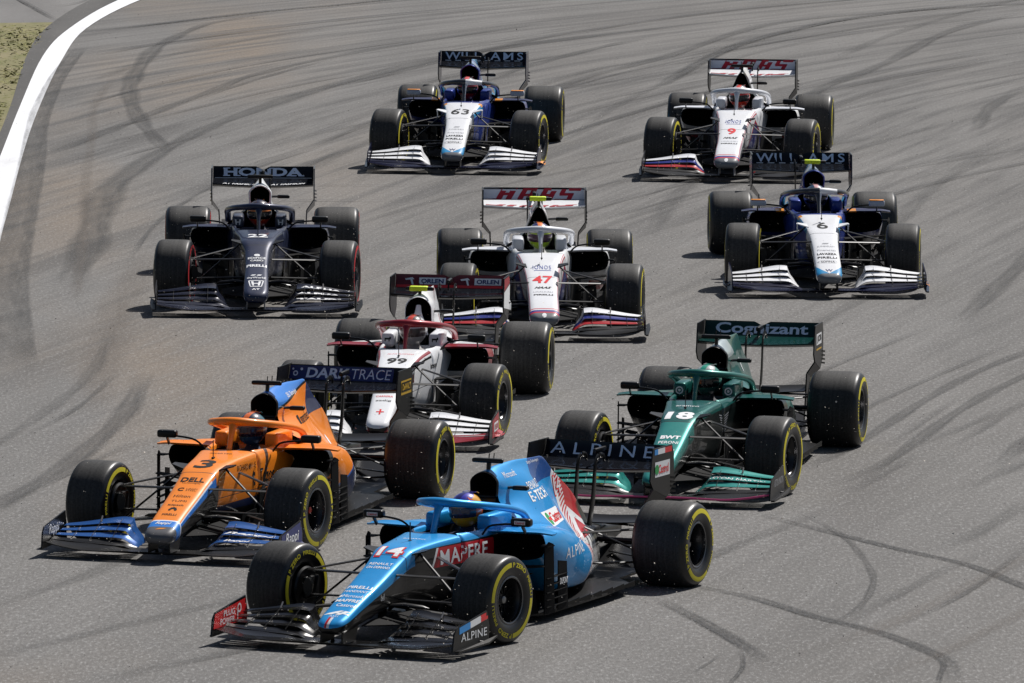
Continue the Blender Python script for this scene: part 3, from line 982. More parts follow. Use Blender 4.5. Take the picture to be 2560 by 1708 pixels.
def tufts():
    V, F = [], []
    for i in range(11000):
        y = 104 + 34 * rng.random(); e = np.interp(y, [100, 108, 118.83, 124.21, 131.99, 136.87, 140], [-6.06, -6.14, -6.32, -6.43, -6.58, -6.56, -6.6])
        x = e - .05 - 1.5 * rng.random() ** 1.3
        if y > 137.2 + .2 * (x + 7): continue
        if np.sin(x * 3.1 + 1.7 * np.sin(y * .6)) + np.sin(y * .9 + x) + 2.2 * rng.random() < .2: continue
        h = (.008 + .018 * rng.random()) * (1.7 if rng.random() < .15 else 1); a = rng.random() * 6.28; w = .018 + .02 * rng.random()
        dx, dy = math.cos(a) * w, math.sin(a) * w; lx, ly = rng.normal(0, .05, 2)
        b = len(V); V += [(x - dx, y - dy, .008), (x + dx, y + dy, .008), (x + lx, y + ly, h)]; F.append((b, b + 1, b + 2))
    o = add('grass', make_mesh('grass', V, F, smooth=False), grass_mat('dry_grass_blades', True)); o['kind'] = 'stuff'; o['label'] = 'short yellow green grass on the verge'
tufts()

# ------------------------------------------------------------------ tyre marks laid on the track
def mark_mat(name, strength, sharp_=0.5, brown=False, grain=.6):
    m, nt, b = new_mat(name)
    tc = nt.nodes.new('ShaderNodeTexCoord'); sp = nt.nodes.new('ShaderNodeSeparateXYZ'); nt.links.new(tc.outputs['UV'], sp.inputs[0])
    U, V = E(nt, sp.outputs[0]), E(nt, sp.outputs[1])
    ox = nt.nodes.new('ShaderNodeSeparateXYZ'); nt.links.new(tc.outputs['Object'], ox.inputs[0])
    cb = nt.nodes.new('ShaderNodeCombineXYZ'); nt.links.new(ox.outputs[0], cb.inputs[0]); nt.links.new((E(nt, ox.outputs[1]) * .18).k, cb.inputs[1])
    g = noise(nt, cb.outputs[0], 32.0, 4.0, .8)
    cl = nt.nodes.new('ShaderNodeCombineXYZ'); nt.links.new((U * .35).k, cl.inputs[0]); nt.links.new((V * 2.2).k, cl.inputs[1])
    l = noise(nt, cl.outputs[0], 2.0, 4.0, .65)
    edge = ramp01((V - .5).abs(), .5, .5 - .45 * (1 - sharp_) - .03) * (ramp01((V - .40).abs(), .0, .40) * .45 + .62)
    at = nt.nodes.new('ShaderNodeAttribute'); at.attribute_name = 'wear'
    end = E(nt, at.outputs['Fac'])
    a = edge * (ramp01(g, .34, .62) * grain + (1 - grain)) * (ramp01(l, .30, .62) * .65 + .35) * end * strength
    tr = nt.nodes.new('ShaderNodeBsdfTransparent'); mx = nt.nodes.new('ShaderNodeMixShader')
    b.inputs['Base Color'].default_value = (.11, .085, .065, 1) if brown else (.018, .0175, .017, 1)
    b.inputs['Roughness'].default_value = .7
    nt.links.new(a.clamp().k, mx.inputs[0]); nt.links.new(tr.outputs[0], mx.inputs[1]); nt.links.new(b.outputs[0], mx.inputs[2])
    nt.links.new(mx.outputs[0], nt.nodes['Material Output'].inputs[0])
    return m
MK = {'hard': mark_mat('fresh_rubber', 1.25, .55, grain=.8), 'soft': mark_mat('faded_rubber', .58, .55, grain=.35), 'faint': mark_mat('old_rubber', .36, .35, grain=.3), 'dirt': mark_mat('dirt_streak', .34, .1, True, .3), 'lane': mark_mat('rubbered_lane', .46, .88, grain=.4)}
_mk = [0]
def mark(pts, w, k='soft', label=None):
    P = catmull(pts, 10); V, UV, F = [], [], []
    d = 0.0
    ws = np.interp(np.linspace(0, 1, len(P)), np.linspace(0, 1, len(w)), w) if np.ndim(w) else np.full(len(P), w)
    if k in ('soft', 'faint'): ws = ws * .78 * (1 + .18 * np.sin(np.arange(len(P)) * .7 + len(P)))
    z = .0045 + .0005 * (_mk[0] % 60); _mk[0] += 1
    for i in range(len(P)):
        t = P[min(i + 1, len(P) - 1)] - P[max(i - 1, 0)]; t /= np.linalg.norm(t); n = np.array([-t[1], t[0]])
        if i: d += np.linalg.norm(P[i] - P[i - 1])
        for s, v in ((.5, 0), (-.5, 1)):
            q = P[i] + n * s * ws[i]; V.append((q[0], q[1], z)); UV.append((d, v))
    for i in range(len(P) - 1): F.append((2 * i, 2 * i + 1, 2 * i + 3, 2 * i + 2))
    me = make_mesh('tyre_mark', V, F, UV, smooth=False)
    L = max(UV[-1][0], .1); fl = min(2.2, L * .35)
    at = me.attributes.new('wear', 'FLOAT', 'POINT')
    at.data.foreach_set('value', [max(0.0, min(1.0, min(u, L - u) / fl)) for u, v in UV])
    if me.polygons[0].normal.z < 0: me.flip_normals()
    o = add('tyre_mark', me, MK[k]); o['kind'] = 'structure'
    return o
mark([(2.05, 81.5), (2.32, 80.84), (2.78, 79.89), (3.21, 79.01), (3.73, 78.01), (4.1, 76.74), (4.5, 75.2)], .15, 'hard')
mark([(1.2, 77.2), (1.53, 76.56), (1.94, 75.88), (2.39, 74.82), (2.84, 73.96), (3.15, 73.03), (3.30, 72.3), (3.3, 71.0)], .17, 'hard')
mark([(1.15, 75.9), (1.23, 75.57), (1.49, 74.51), (1.74, 73.38), (1.86, 72.71), (1.92, 72.1)], .17, 'hard')
mark([(2.40, 81.8), (2.46, 81.43), (2.77, 79.79), (2.89, 78.2), (2.91, 76.96), (2.78, 75.65), (2.61, 74.83), (2.3, 73.9)], .10, 'soft')
mark([(1.6, 70.8), (1.65, 71.21), (1.74, 71.87), (1.76, 72.45), (1.75, 72.9)], .05, 'hard')
mark([(3.17, 71.0), (3.2, 71.45), (3.26, 72.11), (3.27, 72.53)], .06, 'hard')
mark([(1.35, 71.6), (1.48, 72.1), (1.60, 72.65)], .05, 'soft')
mark([(2.73, 83.23), (3.31, 85.09), (4.14, 89.17), (4.8, 91.82), (5.6, 94.2)], .22, 'soft')
mark([(2.4, 84.0), (3.1, 86.5), (3.9, 90.2), (4.6, 93.0), (5.6, 96)], .20, 'soft')
mark([(4.2, 84.5), (4.7, 87.0), (5.4, 90.5)], .28, 'soft')
mark([(3.3, 78.4), (3.9, 80.2), (4.6, 83.0)], .3, 'faint')
mark([(2.1, 72.5), (2.9, 74.3), (3.9, 77.5), (4.6, 80)], .22, 'dirt')
mark([(2.5, 71.0), (3.2, 72.6), (4.1, 75.4), (4.6, 77)], .2, 'dirt')
mark([(4.5, 97), (5.1, 101), (5.9, 106)], .35, 'soft')
mark([(-4.62, 100), (-4.6, 105.42), (-4.65, 111.39), (-4.21, 116.79), (-3.57, 121.34), (-2.04, 128.12), (-.2, 133.5), (3, 139)], [.5, .6, .6, .34, .38, .40, .4, .4], 'soft')
mark([(-5.61, 115.82), (-5.17, 118.47), (-4.64, 121.72), (-3.9, 125.91), (-3.38, 128.78), (-2, 133), (.5, 138.5)], [.2, .30, .26, .26, .22, .25, .25], 'soft')
mark([(-6.04, 135.88), (-4.93, 137.92), (-3.68, 140.18), (-2.27, 142.21), (0, 146)], .20, 'hard')
mark([(-5.6, 127), (-4.9, 131), (-3.6, 135), (-1.9, 138.8), (.6, 142.6)], .26, 'faint')
mark([(-4.15, 116.2), (-4.22, 117.01), (-4.67, 121.02), (-4.97, 125.07), (-5.03, 128.11), (-4.95, 132.7), (-4.64, 135.87), (-4.28, 137.98), (-3.4, 140.2)], [.25, .28, .34, .36, .36, .34, .25, .2, .2], 'soft')
mark([(-4.45, 98), (-4.7, 105.41), (-4.97, 112.16), (-5.17, 118.47), (-5.34, 123.09), (-5.3, 128)], .16, 'dirt')
mark([(-4.75, 92), (-5.22, 100), (-5.42, 105.37), (-5.70, 114.14), (-5.90, 119.54), (-5.98, 122.56), (-6.03, 128.03), (-5.95, 133.45)], [.5, .45, .42, .36, .3, .3, .25, .2], 'lane')
mark([(-3.9, 88), (-3.95, 94), (-4.0, 99), (-3.9, 104)], .5, 'dirt')
mark([(-4.6, 80), (-3.9, 84.5), (-3.55, 88.5), (-3.5, 92)], .32, 'soft')
mark([(-4.9, 84), (-4.35, 88), (-4.0, 92), (-4.0, 96)], .22, 'faint')
mark([(-4.3, 74.5), (-3.4, 77), (-2.9, 79.3), (-2.3, 83)], .3, 'faint')
mark([(-4.3, 71.5), (-3.0, 74), (-1.9, 76.2), (-1.0, 79)], .3, 'faint')
mark([(-3.2, 70.8), (-2.1, 72.6), (-1.2, 74.5), (-.5, 77)], .3, 'soft')
for pts, w, k in (([(-2.5, 126), (.08, 134.58), (1.3, 137.55), (2.89, 140.69), (4.2, 142.58), (7, 146)], .28, 'soft'),
                  ([(-.6, 119), (.65, 127.07), (2.14, 132.4), (3.77, 138.63), (6.38, 141.91), (9, 144)], .30, 'soft'),
                  ([(1.9, 127), (2.89, 133.25), (3.72, 136.54), (5.05, 140.03), (7.58, 143.82)], .24, 'hard'),
                  ([(3.2, 121), (4.02, 126.65), (5.03, 131.13), (6.17, 137.18), (7.44, 141.13)], .32, 'soft'),
                  ([(5.75, 120), (5.89, 121.71), (6.14, 124.06), (6.72, 127.24)], .3, 'soft'),
                  ([(.8, 120), (1.7, 126), (3.2, 132.5), (5.2, 137.5), (8, 141.5)], .2, 'faint'),
                  ([(-3.2, 107), (-2.6, 113), (-1.6, 119), (-.2, 125), (1.4, 131)], .3, 'faint'),
                  ([(-3.0, 110.5), (-2.4, 115), (-1.9, 117.5)], .18, 'soft'),
                  ([(-1.9, 112), (-1.2, 118), (.2, 125.5)], .26, 'faint'),
                  ([(1.5, 106), (2.0, 112), (3.1, 119), (4.6, 126), (6.6, 132)], .34, 'faint'),
                  ([(3.9, 104), (4.7, 111), (5.9, 118)], .3, 'faint'),
                  ([(-6, 131), (-4.5, 134.8), (-2.5, 138.6), (0, 142)], .2, 'soft')):
    mark(pts, w, k)
for k in range(34):
    y0 = rng.uniform(104, 132); x0 = rng.uniform(-4.6, 4.8); sl = rng.uniform(.16, .34); L = rng.uniform(7, 17); cv = rng.uniform(.004, .014)
    mark([(x0 + sl * t + cv * t * t, y0 + t) for t in np.linspace(0, L, 5)], rng.uniform(.10, .30), 'faint' if k % 3 else 'soft')
for k in range(16):
    y0 = rng.uniform(72, 96); x0 = rng.uniform(-4.0, 4.2); sl = rng.uniform(.18, .34); L = rng.uniform(3, 8)
    mark([(x0 + sl * t, y0 + t) for t in np.linspace(0, L, 4)], rng.uniform(.10, .26), 'faint')
for dy in (0.0, .9):
    mark([(-4.7, 112.0 - dy * 2.2), (-3.6, 112.05 - dy * 2.2), (-2.4, 112.1 - dy * 2.2), (-.5, 112.1 - dy * 2.2)], .10, 'soft')
mark([(4.2, 115.6), (4.72, 114.6), (5.5, 113.6), (6.1, 112.6)], .06, 'faint')
mark([(4.4, 111.9), (4.68, 111.2), (5.2, 110.2), (5.75, 109.3)], .06, 'faint')
for pts, w in (([(-5.4, 118.5), (-4.4, 121.8), (-3.0, 126.3), (-1.6, 130)], .07), ([(-5.0, 114.5), (-4.3, 117.2), (-3.5, 119.6)], .05), ([(-5.7, 122.5), (-4.6, 127), (-3.0, 131.5), (-.8, 136)], .08),
               ([(-4.1, 103), (-3.9, 108), (-3.3, 113), (-2.2, 118)], .06), ([(-4.4, 86.5), (-4.0, 89), (-3.75, 92)], .06), ([(-4.2, 82), (-3.7, 84.6), (-3.3, 86.5)], .08), ([(2.6, 86.5), (3.6, 90.5), (4.9, 95)], .07), ([(1.8, 88), (2.9, 92.2), (4.3, 97)], .06), ([(3.0, 74.2), (3.7, 76.6), (4.3, 79.4)], .06)):
    mark(pts, w * 1.6, 'soft')
# joints in the run-off
mark([(-7.6, 144), (-7.3, 142.35), (-6.69, 138.96), (-6.46, 137.77)], .10, 'hard')
mark([(-6.9, 140.5), (-6.4, 141.6), (-6.2, 143.5)], .10, 'soft')

# ------------------------------------------------------------------ the cars
FIRST = []
def make_car(P):
    car = bpy.data.objects.new('race_car', None); COL.objects.link(car)
    x, y, yaw, sc = P['pose']
    car.location = (x, y, 0.0); car.rotation_euler = (0, 0, yaw); car.scale = (sc, sc, sc)
    car['label'] = P['label']; car['category'] = 'race car'; car['group'] = 'race cars of the pack'
    T = P['team']
    # chassis, cover, sidepods
    ch = add('chassis', cached('ch' + T, lambda: chassis_mesh(P)), P['m_nose'], car)
    ec = add('engine_cover', cached('ec' + P['inlet'] + str(P.get('fat', '')), lambda: cover_mesh(P)), P['m_cover'], car)
    lip, throat = cached('in' + P['inlet'] + str(P.get('open', '')), lambda: inlet_parts(P))
    add('inlet_lip', lip, P.get('m_lip', P['m_cover']), ec)
    add('air_inlet', throat, M_MATT, ec)
    add('roll_hoop', cached('hoop' + P['inlet'], lambda: rbox(.055, 0, .77, .10, .20 if P['inlet'] != 'arch' else .15, .24, .03)), M_CARBON, ec)
    if P['inlet'] == 'arch':
        add('inlet_pillar', cached('archp', lambda: tube([(.11, 0, 1.0), (.14, .0, .93), (.16, 0, .84), (.18, 0, .74)], [.022, .035, .07, .10], [.02, .02, .02, .02], seg=10, up=(1, 0, .1), smooth_k=3)), P['m_cover'], ec)
    for sg in (1, -1):
        sp = add('sidepod', cached('pod%d' % sg, lambda: pod_mesh(sg < 0)), P['m_pod'], car)
        add('radiator_inlet', cached('podin%d' % sg, lambda: pod_inlet_mesh(sg < 0)), M_MATT, sp)
        add('shoulder_fin', cached('sh%d' % sg, lambda: shoulder(sg)), P['m_fin'], car)
        add('headrest', cached('hr%d' % sg, lambda: rbox(.40, sg * .215, .735, .44, .115, .13, .03, 3)), P['m_rest'], car)
        for me in cached('barge%d' % sg, lambda: barge(sg)): add('turning_vane', me, P.get('m_vane', M_VANE), car)
        mi = add('mirror', cached('mir%d' % sg, lambda: rbox(.80, sg * .615, .785, .075, .165, .062, .018, 3)), P.get('m_mirror', M_CARBON), car)
        add('mirror_stay', cached('mist%d' % sg, lambda: join([tube([(.80, sg * .29, .675), (.84, sg * .36, .745), (.83, sg * .46, .765), (.81, sg * .55, .77)], .009, .009, seg=6, smooth_k=3), tube([(.80, sg * .62, .76), (.74, sg * .62, .70)], .008, .02, seg=6)])), M_CARBON, mi)
        if 'm_mirrortop' in P: add('mirror_edge', cached('mitop%d' % sg, lambda: rbox(.80, sg * .615, .8175, .07, .15, .008, .003, 1)), P['m_mirrortop'], mi)
        add('wing_pillar', cached('fwp%d' % sg, lambda: slab([(2.92, sg * .088, .08), (2.92, sg * .085, .19), (2.62, sg * .085, .22), (2.70, sg * .088, .08)], (0, 1, 0), .012)), P.get('m_pillar', M_CARBON), car)
        add('rear_wing_pillar', cached('rwp%d' % sg, lambda: pillar_mesh(sg * .075)), M_CARBON, car)
        hv = [slab([(1.82, sg * .15, .625), (1.78, sg * .26, .655), (1.70, sg * .26, .660), (1.66, sg * .16, .645)], (0, 0, 1), .010)]
        if 'm_horn' in P: hv.append(slab([(1.76, sg * .265, .655), (1.70, sg * .265, .66), (1.71, sg * .262, .57), (1.75, sg * .258, .57)], (0, 1, 0), .010))
        for me in cached('cape%d' % sg, lambda: [slab([(2.58, sg * .09, .175), (2.15, sg * .33, .15), (1.72, sg * .36, .165), (1.70, sg * .14, .20), (2.4, sg * .09, .20)], (0, 0, 1), .008),
                slab([(2.20, sg * .31, .15), (1.75, sg * .36, .16), (1.70, sg * .37, .075), (2.05, sg * .34, .075)], (0, 1, 0), .006)]): add('nose_cape', me, M_VANE, car)
        for me in cached('vane2%d' % sg, lambda: [slab([(1.55, sg * (.24 + .07 * q), .08), (1.50, sg * (.25 + .07 * q), .24 - .03 * q), (1.28, sg * (.30 + .08 * q), .26 - .03 * q), (1.24, sg * (.31 + .08 * q), .08)], (.25, 1 * sg, 0), .006) for q in range(3)] +
                [slab([(1.05 - .1 * q, sg * (.34 + .11 * q), .30 + .03 * q), (1.0 - .1 * q, sg * (.44 + .11 * q), .315 + .03 * q), (.88 - .1 * q, sg * (.44 + .11 * q), .325 + .03 * q), (.90 - .1 * q, sg * (.34 + .11 * q), .31 + .03 * q)], (0, 0, 1), .006) for q in range(3)]): add('turning_vane', me, M_VANE, car)
        add('horn_vane', cached('horn%d%d' % (sg, len(hv)), lambda: join(hv)), P.get('m_horn', M_CARBON), car)
        add('suspension_fairing', cached('sfair%d' % sg, lambda: tube([(2.11, sg * .12, .275), (2.09, sg * .22, .283), (2.06, sg * .36, .270), (2.04, sg * .40, .26)], [.034, .034, .030, .010], [.016, .018, .015, .006], seg=10, up=(0, .1, 1))), M_CARBON, car)
        add('cooling_duct', cached('bd%d' % sg, lambda: join([rbox(1.86, sg * .655, .345, .22, .05, .17, .02), tube([(2.0, sg * .62, .36), (1.93, sg * .64, .36)], .035, .07, seg=10)])), M_CARBON, car)
    add('halo', cached('halo', halo_mesh), P['m_halo'], car)
    halo = car.children[-1]
    fl = add('floor', cached('floor', floor_mesh), M_CARBON, car)
    add('gearbox', cached('gbx', lambda: loft([(-1.5, [(0, .46), (.1, .45), (.13, .38), (.12, .22), (0, .19)]), (-2.1, [(0, .42), (.07, .41), (.09, .36), (.08, .25), (0, .24)]), (-2.5, [(0, .38), (.04, .375), (.05, .35), (.05, .31), (0, .30)])], .1)), M_CARBON, car)
    add('diffuser', cached('dif', lambda: join([slab([(-1.95, .5, .10), (-1.95, -.5, .10), (-2.4, -.52, .27), (-2.4, .52, .27)], (.35, 0, 1), .012)] + [slab([(-1.98, y_, .09), (-2.4, y_ * 1.05, .10), (-2.4, y_ * 1.05, .265), (-1.98, y_, .12)], (0, 1, 0), .008) for y_ in (-.5, -.25, .25, .5)])), M_CARBON, car)
    add('beam_wing', cached('beam', lambda: wing([(-.43, -2.0, .46, -2.2, .50), (0, -2.0, .44, -2.2, .48), (.43, -2.0, .46, -2.2, .50)], 4, .02)), M_CARBON, car)
    for i, me in enumerate(cached('arms', arms)): add('suspension_arm', me, M_CARBON, car)
    add('steering_wheel', cached('stw', lambda: join([rbox(.90, 0, .60, .03, .19, .11, .012), tube([(.905, .125, .66), (.91, .135, .60), (.905, .125, .55)], .014, .014, seg=8), tube([(.905, -.125, .66), (.91, -.135, .60), (.905, -.125, .55)], .014, .014, seg=8)])), M_CARBON, car)
    an = add('antenna', cached('ant', lambda: join([tube([(1.50, 0, .67), (1.50, 0, .83)], .004, .009, seg=6, up=(1, 0, .01)), rbox(1.50, 0, .688, .05, .02, .012, .004)])), M_CARBON, car)
    # camera pods
    cp = add('camera_pod', cached('cpod', lambda: join([rbox(.02, 0, 1.145, .075, .27, .038, .014, 3, .8), tube([(.03, 0, 1.05), (.02, 0, 1.14)], .016, .03, seg=8, up=(1, 0, .01)), tube([(.0, .03, 1.15), (-.01, .03, 1.20)], .004, .006, seg=5, up=(1, 0, 0.01)), tube([(.0, -.01, 1.15), (-.01, -.01, 1.195)], .004, .006, seg=5, up=(1, 0, 0.01))])), M_CARBON, car)
    if P.get('fluo'): add('camera_cover', cached('cpf', lambda: rbox(.022, -.01, 1.146, .082, .17, .045, .014, 3)), M_FLUO, cp)
    add('side_camera', cached('scam', lambda: join([rbox(-.06, .235, .935, .07, .13, .036, .012, 3, .9), tube([(-.08, .10, .93), (-.07, .18, .934)], .025, .012, seg=8)])), M_CARBON, car)
    # front wing
    fw = add('front_wing', cached('fwm', front_plane), P.get('m_plane', M_CARBON), car)
    if 'edge' in P: add('leading_edge', cached('lead', lambda: tube([(x - .002, y, z + .017) for y, x, z in ((-.975, 2.87, .105), (-.80, 2.92, .078), (-.62, 2.94, .060), (-.45, 2.95, .062), (-.22, 2.935, .066), (.22, 2.935, .066), (.45, 2.95, .062), (.62, 2.94, .060), (.80, 2.92, .078), (.975, 2.87, .105))], .007, .009, seg=8, smooth_k=3)), P['edge'], fw)
    n = len(P['flaps'])
    for sg in (1, -1):
        for j, m in enumerate(P['flaps']):
            f = add('wing_flap', cached('flap%d_%d_%d' % (j, sg, n), lambda: front_flap(j, sg, n)), m, fw)
            if j == n - 1 and P.get('flaptext') :
                pass
        ep = add('wing_endplate', cached('fwe%d' % sg, lambda: fw_endplate(sg)), P['m_fwe'], fw)
        for q, (yy, zt, r) in enumerate(((.66, .245, .0035), (.48, .275, .003), (.82, .215, .003))):
            add('flap_bracket', cached('fbr%d%d' % (sg, q), lambda: tube([(2.70, sg * yy, .13), (2.39, sg * yy, zt)], r * .55, .006, seg=6)), M_STEEL, fw)
        add('wing_camera', cached('fwc%d' % sg, lambda: tube([(2.37, sg * .66, .235), (2.36, sg * .66, .285), (2.40, sg * .66, .245)], .007, .007, seg=6)), M_NUT, fw)
    # rear wing
    rw = add('rear_wing', cached('rwm', rear_plane), P['m_rwmain'], car)
    rf = add('wing_flap', cached('rwf' + str(P.get('notch', ())), lambda: rear_flap(P.get('notch', ()))), P['m_rwflap'], rw)
    for sg in (1, -1): add('wing_endplate', cached('rwe%d' % sg, lambda: rw_endplate(sg)), P['m_rwe'], rw)
    if 'rwtrim' in P: add('wing_edge', cached('rwtrim', lambda: join([slab([(-2.304, -.52, 1.030), (-2.304, .52, 1.030), (-2.310, .52, 1.049), (-2.310, -.52, 1.049)], (1, 0, .3), .008), slab([(-2.235, -.52, .917), (-2.235, .52, .917), (-2.240, .52, .930), (-2.240, -.52, .930)], (1, 0, .3), .010)])), M_CARBON, rw)
    add('flap_actuator', cached('drs', drs_pod), M_CARBON, rw)
    # wheels
    spin = P.get('spin', 0.0)
    nut = flat_mat('nut_' + P.get('nut', 'steel'), {'steel': (.30, .29, .28), 'red': (.45, .05, .03), 'lime': (.5, .7, .03), 'orange': (.55, .2, .03)}[P.get('nut', 'steel')], .35, .5)
    for i, (sx, side, w) in enumerate(((1.825, 'L', .355), (1.825, 'R', .355), (-1.825, 'L', .465), (-1.825, 'R', .465))):
        make_wheel(car, sx, side, w, P.get('steer', -.12) if sx > 0 else 0.0, spin + i * 1.1, P.get('ink', M_YELLOW), nut, P.get('track', 0.0) if i == 1 else 0.0)
    # flat print
    Q = dict(car=car, ch=ch, ec=ec, rw=rw, rf=rf, fw=fw, halo=halo)
    P['print'](P, Q)
    # driver
    make_driver(P, car)
    return car

def make_driver(P, car):
    D = P['driver']
    me = cached('body', body_mesh)
    o = add('person', me, flat_mat('race_suit_' + P['team'], D['suit'], .8))
    o.location = car.location; o.rotation_euler = car.rotation_euler; o.scale = car.scale
    o['label'] = D['label']; o['category'] = 'person'; o['group'] = 'drivers in the cockpits'
    for sg in (1, -1): add('glove', cached('glove%d' % sg, lambda: glove_mesh(sg)), flat_mat('glove_' + P['team'], D.get('glove', (.01, .01, .01)), .8), o)
    hz = []
    cs = D['helmet']
    def zones():
        z = []
        z.append((cs[1], lambda X, Y, Z, T: (Z + X * .25 < -.018)))
        z.append((cs[2], lambda X, Y, Z, T: (Z + X * .35 > .100)))
        z.append((cs[3], lambda X, Y, Z, T: (Y.abs() < .026) & (Z > .05) & (X < .10)))
        if len(cs) > 4: z.append((cs[4], lambda X, Y, Z, T: (X < .045) & ((Z - X * .9) > -.05) & ((Z - X * .9) < .07)))
        return z
    h = add('helmet', cached('helmet', helmet_mesh), paint('helmet_' + P['name'], cs[0], zones(), .25, 0, 1.0, .05), o, loc=(.455, 0, .815), rot=(0, .10, D.get('look', -.15)))
    add('visor', cached('visor', visor_mesh), paint('visor_' + P['name'], D.get('visor', (.012, .012, .016)), (), .12, .3, 1.0, .05), h)
    add('helmet_fin', cached('hfin', spoiler_mesh), paint('helmet_' + P['name'], cs[0]), h)
    return o

YL, XB, ZU = (0, 1, 0), (-1, 0, 0), (0, 0, 1)
def nose_text(Q, body, x, width, ink, h=None, y=0.0, **k): write(Q['ch'], Q['ch'].data, body, INK[ink], (x, y, .9), YL, XB, width=width, height=h, maxd=1.6, **k)
def side_text(Q, body, x, z, width, ink, h=None, part='ch', **k): write(Q[part], Q[part].data, body, INK[ink], (x, .6, z), XB, ZU, width=width, height=h, maxd=1.3, **k)
def wing_text(Q, body, width, height, ink, y=0.0, z=.985, off=.004, **k): write(Q['rw'], Q['rf'].data, body, INK[ink], (-2.2, y, z), YL, ZU, width=width, height=height, maxd=.8, off=off, **k)
def fwe_print(Q, sg, n=1):
    return next(c for c in Q['fw'].children if c.name.startswith('wing_endplate') and c.data is _cache['fwe%d' % sg])
def fwe_text(Q, sg, body, x, z, width, ink, h=None, **k):
    e = fwe_print(Q, sg)
    write(Q['fw'], e.data, body, INK[ink], (x, sg * 1.0 if sg > 0 else -.9, z), XB, ZU, width=width, height=h, maxd=.3, **k)
def flap_text(Q, j, n, sg, body, y, width, ink, h, x=None, **k):
    me = _cache['flap%d_%d_%d' % (j, sg, n)]
    x = 2.755 - .108 * j - .036
    write(Q['fw'], me, body, INK[ink], (x, sg * y, .6), YL, XB, width=width, height=h, maxd=1.2, off=.004, **k)

# ------------------------------------------------------------------ liveries
IN = lambda X, Y, Z, T: (T < .325) & (X < 1.085) & (X > .155)
BLK = (.003, .003, .0034)
def team_paint(tag_, base, chz=(), ecz=(), podz=(), **k):
    return dict(m_nose=paint(tag_ + '_chassis_paint', base, list(chz) + [((.02, .02, .022), lambda X, Y, Z, T: ((X - 1.90).abs() < .004) | (((X - 1.10).abs() < .004) & (T < .42)) | (((Z - .40).abs() < .003) & (X < 1.85)))] + [(BLK, IN)], **k), m_cover=paint(tag_ + '_cover_paint', base, ecz, **k),
                m_pod=paint(tag_ + '_sidepod_paint', base, podz, **k))
WHT = (.74, .75, .77)

# --- bright blue car
BLUE = (.008, .27, .63)
XBP = [(.15, -.57), (.28, -.90), (.385, -.97), (.54, -1.13), (.71, -1.20), (.80, -1.17), (.90, -1.14), (1.0, -1.22)]
xb = lambda X, Z: X - pw(Z, XBP)
ARED = (.50, .012, .022)
hatch = lambda X, Z: ((Z + X * .35) % .034) < .018
A_EC = [((.004, .06, .25), lambda X, Y, Z, T: (Z > .90) & (X < -.60) & ((X + Z * .9) < .28)),
        (WHT, lambda X, Y, Z, T: xb(X, Z) < 0), (ARED, lambda X, Y, Z, T: (xb(X, Z) < -.075) & hatch(X, Z)),
        (ARED, lambda X, Y, Z, T: (xb(X, Z) < -.20) & ((Z - X * .5) > 1.345)), (WHT, lambda X, Y, Z, T: (xb(X, Z) < -.24) & ((Z - X * .5) < 1.345)), (ARED, lambda X, Y, Z, T: (xb(X, Z) < -.36) & ((Z - X * .5) < 1.29) & (Z > .40)), (BLK, lambda X, Y, Z, T: X < -1.68)]
A_POD = [(WHT, lambda X, Y, Z, T: xb(X, Z) < 0), (ARED, lambda X, Y, Z, T: (xb(X, Z) < -.075) & hatch(X, Z)),
         (WHT, lambda X, Y, Z, T: (xb(X, Z) < -.21)), (ARED, lambda X, Y, Z, T: (xb(X, Z) < -.29)), (BLK, lambda X, Y, Z, T: (X < -1.40)), (BLK, lambda X, Y, Z, T: (Z < .16))]
A_CH = [(BLK, lambda X, Y, Z, T: ((T > .47) & (X > 1.78)) | ((X < 1.781) & (Z < (.640 + (1.78 - X) * .012)))),
        (ARED, lambda X, Y, Z, T: (Y > 0) & (Z > .49) & (Z < .638) & ((X + (Z - .43) * .6) < 1.54) & (X > .62) & (X < 1.781)),
        (WHT, lambda X, Y, Z, T: (Y > 0) & (Z > .49) & (Z < .638) & ((X + (Z - .43) * .6) < 1.57) & ((X + (Z - .43) * .6) > 1.54)),
        ((.50, .015, .02), lambda X, Y, Z, T: (X > 2.90) & (Y > -.030) & (Y < -.010) & (T < .4)), (WHT, lambda X, Y, Z, T: (X > 2.90) & (Y > -.010) & (Y < .010) & (T < .4))]
